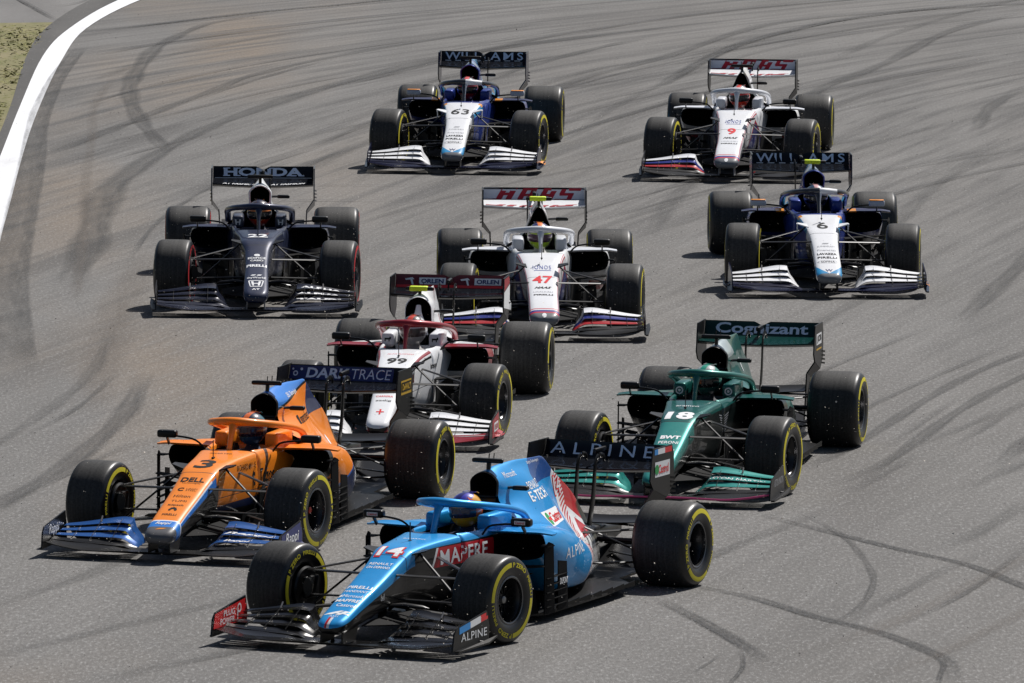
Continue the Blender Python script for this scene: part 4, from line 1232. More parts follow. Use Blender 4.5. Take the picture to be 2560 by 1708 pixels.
def print_A(P, Q):
    nose_text(Q, '14', 1.845, .22, 'red', .18, bold=.055, off=.004); nose_text(Q, '14', 1.845, .197, 'white', .148, bold=.02, off=.0065)
    nose_text(Q, 'RENAULT', 2.03, .19, 'white', .035, bold=.01); nose_text(Q, 'ON DEMAND', 2.085, .19, 'white', .035, bold=.01)
    nose_text(Q, 'PIRELLI', 2.41, .20, 'white', .045, bold=.02); nose_text(Q, 'MANDIANT', 2.48, .19, 'white', .035)
    nose_text(Q, 'Microsoft', 2.56, .17, 'white', .045, y=.015); shape(Q['ch'], Q['ch'].data, [box_poly(-.015, -.018, .012, .018)], INK['white'], (2.56, -.09, .9), YL, XB, maxd=1.6)
    nose_text(Q, 'MAPFRE', 2.635, .19, 'white', .045, bold=.02); nose_text(Q, 'Castrol', 2.71, .15, 'white', .045, bold=.01, y=.02)
    shape(Q['ch'], Q['ch'].data, [[(-.10, -.03), (-.03, -.03), (.05, .035), (.02, .035)], [(.0, -.03), (.035, -.03), (.10, .035), (.06, .035)], box_poly(-.02, -.012, .10, .004)], INK['white'], (2.83, 0, .9), YL, XB, maxd=1.6)
    nose_text(Q, 'A521', 2.885, .07, 'white', .025)
    side_text(Q, 'MAPFRE', 1.06, .562, .68, 'white', .115, bold=.018, spacing=1.08)
    side_text(Q, 'bell', 2.30, .36, .06, 'white', .05)
    side_text(Q, 'RENAULT', -.52, .912, .30, 'white', .058, part='ec', bold=.01); side_text(Q, 'E-TECH', -.54, .835, .44, 'white', .075, part='ec', bold=.02)
    side_text(Q, 'Microsoft', -.18, 1.025, .24, 'white', .045, part='ec'); side_text(Q, 'Delphi Technologies', -.78, 1.055, .26, 'white', .028, part='ec')
    side_text(Q, '14', -1.26, .82, .17, 'red', .17, part='ec', bold=.06); side_text(Q, '14', -1.26, .82, .15, 'white', .145, part='ec', off=.005)
    shape(Q['ec'], Q['ec'].data, [box_poly(-.23, -.055, .23, .055, -.5)], INK['white'], (-.60, .6, .660), XB, ZU, maxd=1.3)
    side_text(Q, 'Castrol', -.65, .660, .32, 'red', .075, part='ec', bold=.02, off=.005)
    shape(Q['ec'], Q['ec'].data, ring_polys(0, 0, .0, .045), INK['green'], (-.435, .6, .660), XB, ZU, off=.004, maxd=1.3)
    shape(Q['ec'], Q['ec'].data, [box_poly(-.01, -.012, .05, .008)], INK['red'], (-.435, .6, .660), XB, ZU, off=.006, maxd=1.3)
    pod = [c for c in Q['car'].children if c.name.startswith('sidepod')][0]
    write(pod, pod.data, 'ALPINE', INK['white'], (-.14, 1.0, .475), XB, ZU, width=.56, height=.085, maxd=1.6, spacing=1.2)
    dv = [c for c in Q['car'].children if c.name.startswith('turning_vane')]
    write(Q['ec'], None, 'DUPONT', INK['white'], (.345, .772, .30), XB, ZU, width=.15, height=.05, bold=.02)
    side_text(Q, 'GENII', -1.72, .42, .18, 'white', .055, part='ec', bold=.01)
    wing_text(Q, 'ALPINE', .88, .088, 'pale', spacing=1.5, bold=.0, y=-.03)
    e = [c for c in Q['rw'].children if c.name.startswith('wing_endplate')][0]
    shape(Q['rw'], e.data, [box_poly(-.15, -.06, .15, .06)], INK['white'], (-2.16, .7, .88), XB, ZU, maxd=.5)
    write(Q['rw'], e.data, 'Castrol', INK['red'], (-2.18, .7, .88), XB, ZU, width=.20, height=.07, bold=.02, off=.004)
    shape(Q['rw'], e.data, ring_polys(0, 0, 0, .04), INK['green'], (-2.045, .7, .88), XB, ZU, off=.004)
    for i, c in enumerate(('sky', 'white', 'red')): shape(Q['rw'], e.data, [box_poly(-.07, -.022, .07, .022)], INK[c], (-2.0 - .14 * i, .7, 1.02), XB, ZU)
    for i, c in enumerate(('sky', 'white', 'red')):
        shape(Q['fw'], fwe_print(Q, 1).data, [[(-.10, -.026 - .012), (.10, -.026 + .012), (.10, .026 + .012), (-.10, .026 - .012)]], INK[c], (2.72 - .19 * i, 1.1, .232 + .023 * i), XB, ZU)
    fwe_text(Q, 1, 'ALPINE', 2.56, .165, .46, 'white', .06, bold=.005, spacing=1.1)
    shape(Q['fw'], fwe_print(Q, -1).data, [[(-.3, -.07), (.3, -.07), (.3, .105), (-.27, .04)]], INK['red'], (2.60, -.9, .195), XB, ZU, maxd=.3)
    fwe_text(Q, -1, 'PLUG', 2.62, .222, .20, 'white', .045, bold=.02, off=.005); fwe_text(Q, -1, 'POWER', 2.65, .165, .26, 'white', .045, bold=.02, off=.005)
    shape(Q['fw'], fwe_print(Q, -1).data, ring_polys(0, 0.02, .022, .036) + [box_poly(-.036, -.07, -.022, .02)], INK['white'], (2.44, -.9, .215), XB, ZU, off=.005, maxd=.3)
    write(Q['halo'], Q['halo'].data, 'ALPINECARS.COM', INK['white'], (.52, .55, .862), XB, ZU, width=.38, height=.026, maxd=.8)
    write(Q['halo'], Q['halo'].data, 'A', INK['white'], (.94, .0, 1.1), YL, XB, width=.09, height=.04, maxd=.6)
    nose_text(Q, 'BAMARO', 1.42, .18, 'white', .03)
    for mi in [c for c in Q['car'].children if c.name.startswith('mirror')]:
        yy = .615 if mi.data is _cache['mir1'] else -.615
        shape(mi, mi.data, [box_poly(-.045, -.014, .045, .014)], INK['white'], (.95, yy, .785), YL, ZU, maxd=.6)
        write(mi, mi.data, 'Castrol', INK['red'], (.95, yy, .785), YL, ZU, width=.075, height=.019, off=.004, bold=.02)
M_ABLUE = paint('bright_blue_trim', BLUE, (), .30, .30, .45)
A = dict(name='blue', team='blue', pose=(-0.1645, 75.2581, -1.981, 1.0166), label='bright blue open-wheel race car with a red and white tail, leading the pack', inlet='oval', tipw=.118, nosew=.135, steer=-.15, spin=.35, track=.05, fat=True,
         **team_paint('blue', BLUE, A_CH, A_EC, A_POD, rough=.30, metal=.20, coat=.45), m_fin=M_ABLUE, m_rest=M_ABLUE, m_halo=M_ABLUE, m_lip=M_CARBON, flaps=[M_GLOSS] * 4, m_plane=M_GLOSS, m_fwe=M_CARBON, m_rwmain=M_SLATE, m_rwflap=flat_mat('black_navy', (.004, .005, .009), .15, 0, 0, .25), m_rwe=M_CARBON,
         print=print_A, driver=dict(suit=(.01, .02, .06), helmet=[(.70, .34, .03), (.80, .42, .03), (.05, .05, .42), (.02, .02, .16), (.80, .12, .02)], visor=(.035, .045, .09), look=-.32, label='driver in a blue and amber helmet in the cockpit of the bright blue car'))

# --- orange car
ORG = (.86, .235, .012)
DKB = (.010, .022, .085)
B_CH = [((.02, .16, .55), lambda X, Y, Z, T: (X > 1.9) & (T > .36) & (T < .50)), ((.75, .80, .86), lambda X, Y, Z, T: (X > 1.98) & (T > .335) & (T < .375)), (BLK, lambda X, Y, Z, T: (X > 1.86) & (T > .47)),
        (DKB, lambda X, Y, Z, T: (X < 1.861) & (Z < (.33 + (1.86 - X) * .02)) & (Z > .26)), (BLK, lambda X, Y, Z, T: (X < 1.861) & (Z < .28)), ((.02, .19, .62), lambda X, Y, Z, T: (X > 2.77)), ((.75, .8, .86), lambda X, Y, Z, T: (X > 2.755) & (X < 2.772)), ((.10, .10, .105), lambda X, Y, Z, T: (X > 2.865)),
        ((.06, .03, .02), lambda X, Y, Z, T: (T > .36) & ((X + Z * .35) > 1.10) & ((X + Z * .35) < 1.155) & (Z > .3))]
B_EC = [((.02, .20, .66), lambda X, Y, Z, T: (Z + X * .10 > .955) & (X < .4)), (BLK, lambda X, Y, Z, T: (Z + X * .10 > .935) & (Z + X * .10 < .957)), (DKB, lambda X, Y, Z, T: (Z > .78) & (X + Z * .6 < -.42)), (DKB, lambda X, Y, Z, T: (Z < .36) & (X < .0))]
B_POD = [(DKB, lambda X, Y, Z, T: (Z + X * .22 < .38)), ((.02, .15, .5), lambda X, Y, Z, T: (Z + X * .22 < .40) & (Z + X * .22 > .38)), (BLK, lambda X, Y, Z, T: (Z < .17) | (X > .44))]
M_RBLUE = paint('blue_flap_paint', (.018, .092, .31), (), .25, .2, .42)
M_ORANGE = paint('orange_trim_paint', ORG, (), .3, 0, .42)
def print_B(P, Q):
    nose_text(Q, '3', 1.70, .15, 'black', .25, bold=.02)
    nose_text(Q, 'SMARTER', 1.28, .19, 'black', .03, bold=.01)
    nose_text(Q, 'DELL', 2.03, .20, 'black', .075, bold=.03); nose_text(Q, 'Technologies', 2.09, .16, 'black', .028)
    nose_text(Q, 'C', 2.20, .05, 'black', .055, y=-.05, bold=.03); nose_text(Q, 'UNIFI', 2.19, .09, 'black', .02, y=.04); nose_text(Q, 'STEEL', 2.215, .09, 'black', .02, y=.04)
    nose_text(Q, 'Hilton', 2.32, .14, 'black', .045); nose_text(Q, 'TUMI', 2.41, .13, 'black', .03); nose_text(Q, 'Klipsch', 2.49, .13, 'black', .035, bold=.02)
    shape(Q['ch'], Q['ch'].data, [q for k in range(5) for q in ring_polys(.026 * math.cos(math.radians(18 + 36 * k)), .040 * math.sin(math.radians(18 + 36 * k)), 0, .012, 1.6, n=8)], INK['black'], (2.585, 0, .9), YL, XB, maxd=1.6)
    nose_text(Q, 'PIRELLI', 2.66, .12, 'black', .03, bold=.02); nose_text(Q, 'Rappi', 2.815, .13, 'white', .05, bold=.02, shear=.3)
    shape(Q['ch'], Q['ch'].data, [[(-.04, -.012), (.03, .0), (.05, .016), (-.01, .010)]], INK['orange'], (2.905, 0, .9), YL, XB, maxd=1.6)
    side_text(Q, 'RICHARD MILLE', 1.30, .60, .34, 'black', .05, bold=.005); side_text(Q, 'Tezos', .92, .50, .30, 'black', .12, bold=.015); side_text(Q, 't', 1.17, .50, .05, 'black', .14, bold=.03)
    side_text(Q, 'smartsheet', -.66, .80, .42, 'black', .075, part='ec', bold=.01); shape(Q['ec'], Q['ec'].data, [box_poly(-.03, -.035, .03, .035)], INK['black'], (-.40, .6, .80), XB, ZU, maxd=1.3)
    side_text(Q, 'DELL Technologies', -.45, 1.01, .40, 'white', .05, part='ec', bold=.01)
    side_text(Q, 'ARROW', -1.05, .47, .24, 'black', .05, part='ec', bold=.02)
    shape(Q['ec'], Q['ec'].data, ring_polys(0, 0, 0, .045), INK['white'], (-1.30, .6, .53), XB, ZU, maxd=1.3)
    pod = [c for c in Q['car'].children if c.name.startswith('sidepod')][0]
    write(pod, pod.data, 'Rappi', INK['white'], (-.55, 1.0, .34), XB, ZU, width=.34, height=.17, maxd=1.6, shear=.25, bold=.01)
    shape(Q['rw'], Q['rf'].data, [box_poly(-.515, -.055, .40, .055)], INK['navy'], (-2.2, 0, .982), YL, ZU, maxd=.8, off=.003)
    wing_text(Q, 'DARK', .38, .082, 'pale', y=-.18, bold=.03, z=.982, shear=.1, off=.007); wing_text(Q, 'TRACE', .35, .082, 'pale', y=.205, z=.982, bold=-.005, shear=.1)
    shape(Q['rw'], Q['rf'].data, ring_polys(-.015, -.01, .012, .022, n=12) + ring_polys(.035, .025, .0, .012, n=8) + ring_polys(-.04, .025, 0, .009, n=8), INK['pale'], (-2.2, -.45, .982), YL, ZU, maxd=.8, off=.005)
    e = [c for c in Q['rw'].children if c.name.startswith('wing_endplate')][0]
    shape(Q['rw'], e.data, [box_poly(-.15, -.06, .15, .06)], INK['gold'], (-2.20, .7, .90), XB, ZU); shape(Q['rw'], e.data, [box_poly(-.14, -.03, .14, .05)], INK['black'], (-2.20, .7, .895), XB, ZU, off=.004)
    write(Q['rw'], e.data, 'DeWALT', INK['gold'], (-2.20, .7, .905), XB, ZU, width=.24, height=.055, bold=.03, off=.006)
    shape(Q['fw'], fwe_print(Q, 1).data, [[(-.28, -.10), (.28, -.10), (.28, .108), (-.25, .045)]], INK['navy'], (2.58, 1.1, .20), XB, ZU)
    fwe_text(Q, 1, 'Rappi', 2.56, .195, .34, 'white', .11, shear=.2, bold=.01, off=.005); fwe_text(Q, -1, 'Rappi', 2.62, .20, .26, 'white', .10, shear=.2, bold=.01)
    flap_text(Q, 2, 4, 1, 'Rappi', .62, .42, 'white', .066, bold=.03, shear=.3); flap_text(Q, 2, 4, -1, 'Rappi', -.62, .42, 'white', .066, bold=.03, shear=.3)
    flap_text(Q, 1, 4, 1, 'Rappi', .55, .22, 'white', .06, bold=.03, shear=.3)
Bc = dict(name='orange', team='orange', pose=(-2.0392, 80.6932, -1.8466, 1.0156), label='papaya orange open-wheel race car with blue front wing flaps', inlet='oval', tipw=.13, nosew=.14, steer=-.13, spin=2.0, track=.03, zn=(.470, .580, .645, .682), ink=M_YELLOW, nut='red',
          **team_paint('orange', ORG, B_CH, B_EC, B_POD, rough=.32, coat=.45), m_fin=M_ORANGE, m_rest=M_ORANGE, m_halo=M_ORANGE, m_lip=M_CARBON, flaps=[M_CARBON, M_RBLUE, M_RBLUE, M_RBLUE], m_fwe=M_CARBON, m_rwmain=M_SLATE, m_rwflap=M_SLATE, m_rwe=M_CARBON,
          print=print_B, driver=dict(suit=(.02, .03, .07), helmet=[(.03, .12, .16), (.03, .08, .18), (.02, .03, .06), (.75, .16, .03)], visor=(.03, .02, .05), look=-.25, label='driver in a teal and orange helmet in the cockpit of the papaya orange car'))

# --- green car
GRN = (.004, .100, .088)
C_CH = [((.004, .010, .010), lambda X, Y, Z, T: ((X > 1.9) & (T > .52)) | ((X < 1.901) & (Z < .585 + (1.9 - X) * .06))), ((.016, .22, .195), lambda X, Y, Z, T: (T < .47) & (X > 1.9))]
C_EC = [((.38, .44, .45), lambda X, Y, Z, T: (Z > .97) & (X > -.35)), ((.004, .010, .010), lambda X, Y, Z, T: (Z < .4))]
C_POD = [((.004, .010, .010), lambda X, Y, Z, T: (Z < .55) | (X > .40))]
M_TEAL = paint('teal_flap_paint', (.022, .24, .215), (), .28, .3, .42); M_GREEN = paint('green_trim_paint', GRN, (), .25, .35, .42)
M_PINK = flat_mat('pink_edge_paint', (.62, .07, .22), .35, 0, .4)
def print_C(P, Q):
    nose_text(Q, '18', 1.75, .24, 'white', .21, bold=.045)
    nose_text(Q, 'BWT', 2.20, .17, 'white', .065, bold=.05); nose_text(Q, 'PERONI', 2.30, .17, 'white', .05, bold=.01); nose_text(Q, 'SentinelOne', 2.44, .16, 'white', .035, bold=.01); nose_text(Q, 'PIRELLI', 2.54, .16, 'white', .04, bold=.02)
    nose_text(Q, 'aramco', 1.40, .20, 'white', .04)
    bolt = [[(-.12, .10), (-.10, .11), (-.01, -.02), (-.03, -.10)]] + [[(-.115 + .014 * k, .09 - .012 * k), (-.108 + .014 * k, .095 - .012 * k), (-.03, -.04 - .008 * k), (-.035, -.05 - .008 * k)] for k in range(5)]
    wingm = []
    for sg in (-1, 1):
        for k in range(7):
            wingm.append([(sg * .012, .075 - .022 * k), (sg * .012, .066 - .022 * k), (sg * (.125 - .012 * k), .088 - .022 * k), (sg * (.125 - .012 * k), .097 - .022 * k)][::sg])
    shape(Q['ch'], Q['ch'].data, wingm, INK['grey'], (1.06, .6, .50), XB, ZU, maxd=1.3)
    wing_text(Q, 'Cognizant', .84, .118, 'pale', bold=.025, z=.972)
    fwe_text(Q, 1, 'ASTON MARTIN', 2.56, .205, .40, 'grey', .06)
    flap_text(Q, 2, 4, 1, 'ASTON MARTIN', .62, .50, 'white', .06, bold=.0)
    e = [c for c in Q['rw'].children if c.name.startswith('wing_endplate')][0]
    shape(Q['rw'], e.data, [box_poly(-.13, -.05, .13, .05)], INK['white'], (-2.16, .7, .92), XB, ZU); shape(Q['rw'], e.data, [box_poly(-.13, -.008, .13, .008)], INK['gold'], (-2.16, .7, .83), XB, ZU)
    write(Q['rw'], e.data, 'JCB', INK['black'], (-2.16, .7, .92), XB, ZU, width=.2, height=.07, bold=.03, off=.005)
    for sg in (1, -1):
        hr = [c for c in Q['car'].children if c.name.startswith('headrest') and c.data is _cache['hr%d' % sg]][0]
        shape(hr, hr.data, ring_polys(0, 0, .022, .034) + ring_polys(0, 0, 0, .012), INK['white'], (.8, sg * .215, .735), YL, ZU, maxd=.5)
    side_text(Q, '18', -.72, .83, .13, 'white', .13, part='ec', bold=.03)
Cc = dict(name='green', team='green', pose=(1.8018, 84.6966, -1.7693, 1.0095), label='dark green open-wheel race car with teal front wing flaps and pink edge line', inlet='oval', tipw=.115, nosew=.135, steer=-.12, spin=.9, zn=(.470, .575, .640, .680), edge=M_PINK,
          **team_paint('green', GRN, C_CH, C_EC, C_POD, rough=.24, metal=.35, coat=.45), m_fin=M_GREEN, m_rest=M_GREEN, m_halo=paint('green_halo_paint', (.01, .12, .10), (), .25, .35, .42), m_lip=M_CARBON, flaps=[M_CARBON, M_TEAL, M_TEAL, M_TEAL], m_fwe=M_CARBON, m_rwmain=flat_mat('deep_green_wing', (.003, .034, .030), .2, 0, 0, .2), m_rwflap=flat_mat('deep_green_wing', (.003, .034, .030)), m_rwe=M_CARBON, notch=((0.0, .034),),
          print=print_C, driver=dict(suit=(.05, .05, .06), glove=(.55, .55, .56), helmet=[(.012, .20, .14), (.02, .09, .08), (.4, .42, .42), (.02, .3, .2)], look=-.3, label='driver in a green helmet with pale gloves in the cockpit of the dark green car'))

# --- white and dark red car
RED = (.24, .008, .018)
D_CH = [(RED, lambda X, Y, Z, T: (T > .27) & (T < .345) & (X < 1.9) & (X > .62)), (BLK, lambda X, Y, Z, T: (T > .37) & (T < .39) & (X < 1.95) & (X > 1.0)), (BLK, lambda X, Y, Z, T: (X > 1.95) & (T > .47)), (RED, lambda X, Y, Z, T: (X < 1.95) & (X > 1.75) & (T > .42) & (Z > .48))]
D_EC = [(RED, lambda X, Y, Z, T: (Z + X * .45 > .60) & (Z + X * .45 < .64) & (X < -.35)), (BLK, lambda X, Y, Z, T: (X < -1.3))]
D_POD = [(RED, lambda X, Y, Z, T: (X > .2) & (Y.abs() > .66)), (BLK, lambda X, Y, Z, T: (Z < .17))]
M_DRED = paint('dark_red_trim_paint', RED, (), .28, .2, .42); M_WHITE = paint('white_trim_paint', WHT, (), .35, 0, .42)
def print_D(P, Q):
    nose_text(Q, '99', 1.64, .18, 'black', .20, bold=.02)
    nose_text(Q, 'SINGHA', 2.36, .15, 'black', .035, bold=.01); nose_text(Q, 'CARRERA', 2.45, .15, 'red', .03, bold=.01); nose_text(Q, 'zadig', 2.54, .14, 'black', .04, bold=.01)
    shape(Q['ch'], Q['ch'].data, ring_polys(0, 0, .02, .05, .8) + [box_poly(-.06, -.01, .06, .012)], INK['black'], (2.27, 0, .9), YL, XB, maxd=1.6)
    shape(Q['ch'], Q['ch'].data, [box_poly(-.035, -.009, .035, .009), box_poly(-.008, -.05, .008, .05)], INK['red'], (2.76, 0, .9), YL, XB, maxd=1.6)
    nose_text(Q, 'ALFA ROMEO', 1.36, .24, 'red', .035)
    for y0 in (-.26, .26):
        wing_text(Q, 'ORLEN', .21, .040, 'navy', y=y0 + .085, bold=.03, z=.985, off=.008)
        shape(Q['rw'], Q['rf'].data, [box_poly(-.125, -.030, .125, .030)], INK['white'], (-2.2, y0 + .085, .985), YL, ZU, maxd=.8, off=.003)
        shape(Q['rw'], Q['rf'].data, [[(-.05, .018), (.02, .032), (.04, .014), (-.04, .006)], [(.0, .018), (.02, .018), (.035, -.034), (.018, -.034)]], INK['white'], (-2.2, y0 - .125, .985), YL, ZU, maxd=.8, off=.003)
    shape(Q['rw'], Q['rf'].data, [box_poly(-.51, -.012, .51, .012)], INK['red'], (-2.2, 0, .938), YL, ZU, maxd=.8, off=.002)
    shape(Q['fw'], fwe_print(Q, 1).data, [[(-.18, -.095), (.26, -.10), (.26, .10), (-.18, .06)]], INK['dkred'], (2.56, 1.1, .20), XB, ZU)
    shape(Q['fw'], fwe_print(Q, 1).data, [box_poly(-.13, -.04, .13, .04)], INK['white'], (2.50, 1.1, .19), XB, ZU, off=.004); fwe_text(Q, 1, 'ORLEN', 2.50, .19, .20, 'dkred', .05, bold=.04, off=.006)
    e = [c for c in Q['rw'].children if c.name.startswith('wing_endplate')][0]
    shape(Q['rw'], e.data, [[(-.22, -.12), (.22, -.18), (.24, .06), (-.20, .02)]], INK['white'], (-2.16, .7, .90), XB, ZU); shape(Q['rw'], e.data, [[(-.22, .03), (.22, .07), (.22, .14), (-.22, .14)]], INK['dkred'], (-2.16, .7, .90), XB, ZU)
    for sg in (1, -1):
        hr = [c for c in Q['car'].children if c.name.startswith('headrest') and c.data is _cache['hr%d' % sg]][0]
        shape(hr, hr.data, [box_poly(-.028, -.002, .02, .014), box_poly(-.028, -.018, -.018, 0), box_poly(.008, -.018, .018, 0), box_poly(.016, .0, .030, .024)], INK['black'], (.8, sg * .215, .74), YL, ZU, maxd=.5)
    side_text(Q, 'iveco', 1.05, .56, .20, 'black', .05, bold=.03)
Dc = dict(name='white_red', team='whitered', pose=(-0.848, 88.6983, -1.6875, 1.0133), label='white and dark red open-wheel race car with a dark red halo', inlet='arch', tipw=.11, nosew=.13, steer=-.12, spin=1.4, zn=(.470, .570, .630, .678), fluo=True, nut='lime', m_plane=M_DRED,
          **team_paint('whitered', WHT, D_CH, D_EC, D_POD, rough=.36, coat=.5), m_fin=M_DRED, m_rest=M_WHITE, m_halo=M_DRED, flaps=[M_WHITE] * 4, m_fwe=M_CARBON, m_rwmain=M_SLATE, m_rwflap=paint('dark_red_wing', (.13, .005, .010), (), .35, 0, .5), m_rwe=M_CARBON, notch=((0.0, .03),),
          print=print_D, driver=dict(suit=(.35, .34, .34), helmet=[(.60, .60, .60), (.45, .45, .46), (.06, .05, .05), (.60, .05, .02)], visor=(.10, .08, .08), look=-.3, glove=(.25, .2, .2), label='driver in a white helmet in the cockpit of the white and dark red car'))

# --- navy car
NAVY = (.013, .019, .050)
E_EC = [((.66, .68, .70), lambda X, Y, Z, T: (Z > .80) | (X < -.3))]
E_POD = [(BLK, lambda X, Y, Z, T: (Z < .18))]
M_NAVY = paint('navy_trim_paint', NAVY, (), .28, .2, .42); M_NGREY = paint('navy_flap_paint', (.012, .015, .030), (), .16, .1, .42)
HPOLY = [[(-.050, .05), (-.026, .05), (-.018, -.05), (-.036, -.05)], [(.026, .05), (.050, .05), (.036, -.05), (.018, -.05)], box_poly(-.03, -.009, .03, .009)]
def print_E(P, Q):
    nose_text(Q, '22', 1.56, .20, 'white', .20, bold=.03)
    nose_text(Q, 'EDIFICE', 2.17, .18, 'white', .04, bold=.02); nose_text(Q, 'CASIO', 2.225, .13, 'white', .035, bold=.03); nose_text(Q, 'e', 2.11, .06, 'white', .05, bold=.04)
    nose_text(Q, 'PIRELLI', 2.34, .20, 'white', .055, bold=.04); nose_text(Q, 'myWorld', 2.63, .18, 'white', .05, bold=.015); shape(Q['ch'], Q['ch'].data, [box_poly(-.05, -.012, -.01, .012, .8), box_poly(.01, -.012, .05, .012, .8)], INK['white'], (2.565, 0, .9), YL, XB, maxd=1.6)
    shape(Q['ch'], Q['ch'].data, [[(x * 1.0, y * .95) for x, y in q] for q in HPOLY], INK['white'], (2.755, 0, .9), YL, XB, maxd=1.6)
    shape(Q['ch'], Q['ch'].data, [[(-.072, .058), (.072, .058), (.072, .070), (-.072, .070)], [(-.055, -.07), (.055, -.07), (.055, -.058), (-.055, -.058)], [(-.078, .06), (-.066, .065), (-.050, -.065), (-.06, -.06)], [(.066, .065), (.078, .06), (.06, -.06), (.050, -.065)]], INK['white'], (2.755, 0, .9), YL, XB, maxd=1.6)
    nose_text(Q, 'AT', 2.88, .08, 'white', .035, bold=.03)
    # slab-serif word across the rear wing flap
    write(Q['rw'], Q['rf'].data, 'HONDA', INK['pale'], (-2.2, 0, .988), YL, ZU, width=.82, height=.084, bold=.045, maxd=.8, off=.004, spacing=1.05)
    ser = [box_poly(-.415, .032, -.345, .042), box_poly(-.415, -.042, -.345, -.032), box_poly(-.305, .032, -.235, .042), box_poly(-.305, -.042, -.235, -.032), box_poly(-.065, .032, -.015, .042), box_poly(-.065, -.042, -.015, -.032), box_poly(.06, .032, .11, .042), box_poly(.13, .032, .18, .042), box_poly(.13, -.042, .18, -.032), box_poly(.285, -.042, .345, -.032), box_poly(.365, -.042, .425, -.032)]
    shape(Q['rw'], Q['rf'].data, ser, INK['pale'], (-2.2, 0, .988), YL, ZU, maxd=.8, off=.0045)
    me = Q['rw'].data
    for y0 in (-.24, .26):
        write(Q['rw'], me, 'AT FASHION', INK['white'], (-2.0, y0, 1.2), YL, XB, width=.36, height=.05, bold=.03, shear=.3, maxd=1.2)
    shape(Q['rw'], Q['rf'].data, [box_poly(-.5, -.003, .5, .003)], INK['white'], (-2.2, 0, .928), YL, ZU, maxd=.8)
    for sg in (1, -1):
        hr = [c for c in Q['car'].children if c.name.startswith('headrest') and c.data is _cache['hr%d' % sg]][0]
        shape(hr, hr.data, [[(x * .6, y * .55) for x, y in q] for q in HPOLY], INK['white'], (.8, sg * .215, .735), YL, ZU, maxd=.5)
        flap_text(Q, 3, 4, sg, 'ALPHA', sg * .64, .40, 'white', .055, bold=.05); flap_text(Q, 2, 4, sg, 'ALPHA', sg * .62, .44, 'white', .06, bold=.06); flap_text(Q, 1, 4, sg, 'TAURI', sg * .62, .44, 'white', .06, bold=.06)
        shape(Q['fw'], fwe_print(Q, sg).data, [[(-.05, -.09), (.04, -.09), (.12, .07), (.03, .07)]], INK['grey'], (2.50, sg * 1.1 if sg > 0 else -.9, .20), XB, ZU, maxd=.3)
Ec = dict(name='navy', team='navy', pose=(-2.6234, 100.1184, -1.5584, 1.0225), label='dark navy open-wheel race car with a white engine cover and red tyre stripes', inlet='oval', tipw=.125, nosew=.118, steer=-.12, spin=.2, ink=M_RED, m_pillar=flat_mat('grey_pillar', (.12, .13, .15), .4),
          **team_paint('navy', NAVY, [(BLK, lambda X, Y, Z, T: (X < 1.9) & (Z < .3))], E_EC, E_POD, rough=.30, metal=.15, coat=.45), m_fin=M_NAVY, m_rest=paint('slate_rest', (.035, .042, .07), (), .35, 0, .42), m_halo=M_NAVY, m_lip=M_WHITE, open=.84, flaps=[M_NGREY] * 4, m_fwe=M_CARBON, m_plane=M_NGREY, m_rwmain=M_SLATE, m_rwflap=M_SLATE, m_rwe=flat_mat('slate_endplate', (.03, .034, .045), .35, 0, .4), notch=((0.0, .034),),
          print=print_E, driver=dict(suit=(.012, .016, .035), helmet=[(.75, .20, .02), (.55, .04, .02), (.05, .03, .03), (.02, .02, .05), (.80, .35, .02)], look=.0, label='driver in an orange and red helmet in the cockpit of the dark navy car'))

# --- two white cars with red and blue trim
H_CH = [((.50, .015, .035), lambda X, Y, Z, T: (T > .290) & (T < .312) & (X < 2.9)), ((.03, .03, .25), lambda X, Y, Z, T: (T > .328) & (T < .345) & (X > 2.3) & (X < 2.9)), ((.50, .015, .035), lambda X, Y, Z, T: (T > .345) & (T < .365) & (X < 2.9)),
        ((.50, .015, .035), lambda X, Y, Z, T: (X > 2.805) & (X < 2.82)), ((.03, .03, .22), lambda X, Y, Z, T: (X > 2.84) & (X < 2.875)), ((.50, .015, .035), lambda X, Y, Z, T: (X > 2.875) & (X < 2.90)), ((.13, .14, .155), lambda X, Y, Z, T: (X > 2.90)), ((.13, .14, .155), lambda X, Y, Z, T: (T > .44) & (X > 1.95)),
        ((.36, .02, .03), lambda X, Y, Z, T: (T > .37) & ((Z + (X - 1.2).abs() * .62) < .60) & ((Z + (X - 1.2).abs() * .62) > .565)), ((.02, .025, .14), lambda X, Y, Z, T: (T > .37) & ((Z + (X - 1.2).abs() * .62) < .565) & (X < 1.95) & (X > .6))]
H_EC = [((.012, .012, .014), lambda X, Y, Z, T: (X > -.05) & (Z > .70) & (Y.abs() < .2))]
H_POD = [((.35, .015, .03), lambda X, Y, Z, T: (Z < .36) & (X > .05) & (Y.abs() > .50) & (Z > .24)), (BLK, lambda X, Y, Z, T: (Z < .16))]
M_HBLUE = paint('royal_blue_flap', (.010, .022, .19), (), .28, .1, .42); M_HRED = paint('red_flap', (.36, .010, .016), (), .3, 0, .42); M_HGREY = paint('silver_trim', (.60, .62, .66), (), .34, .1, .42)
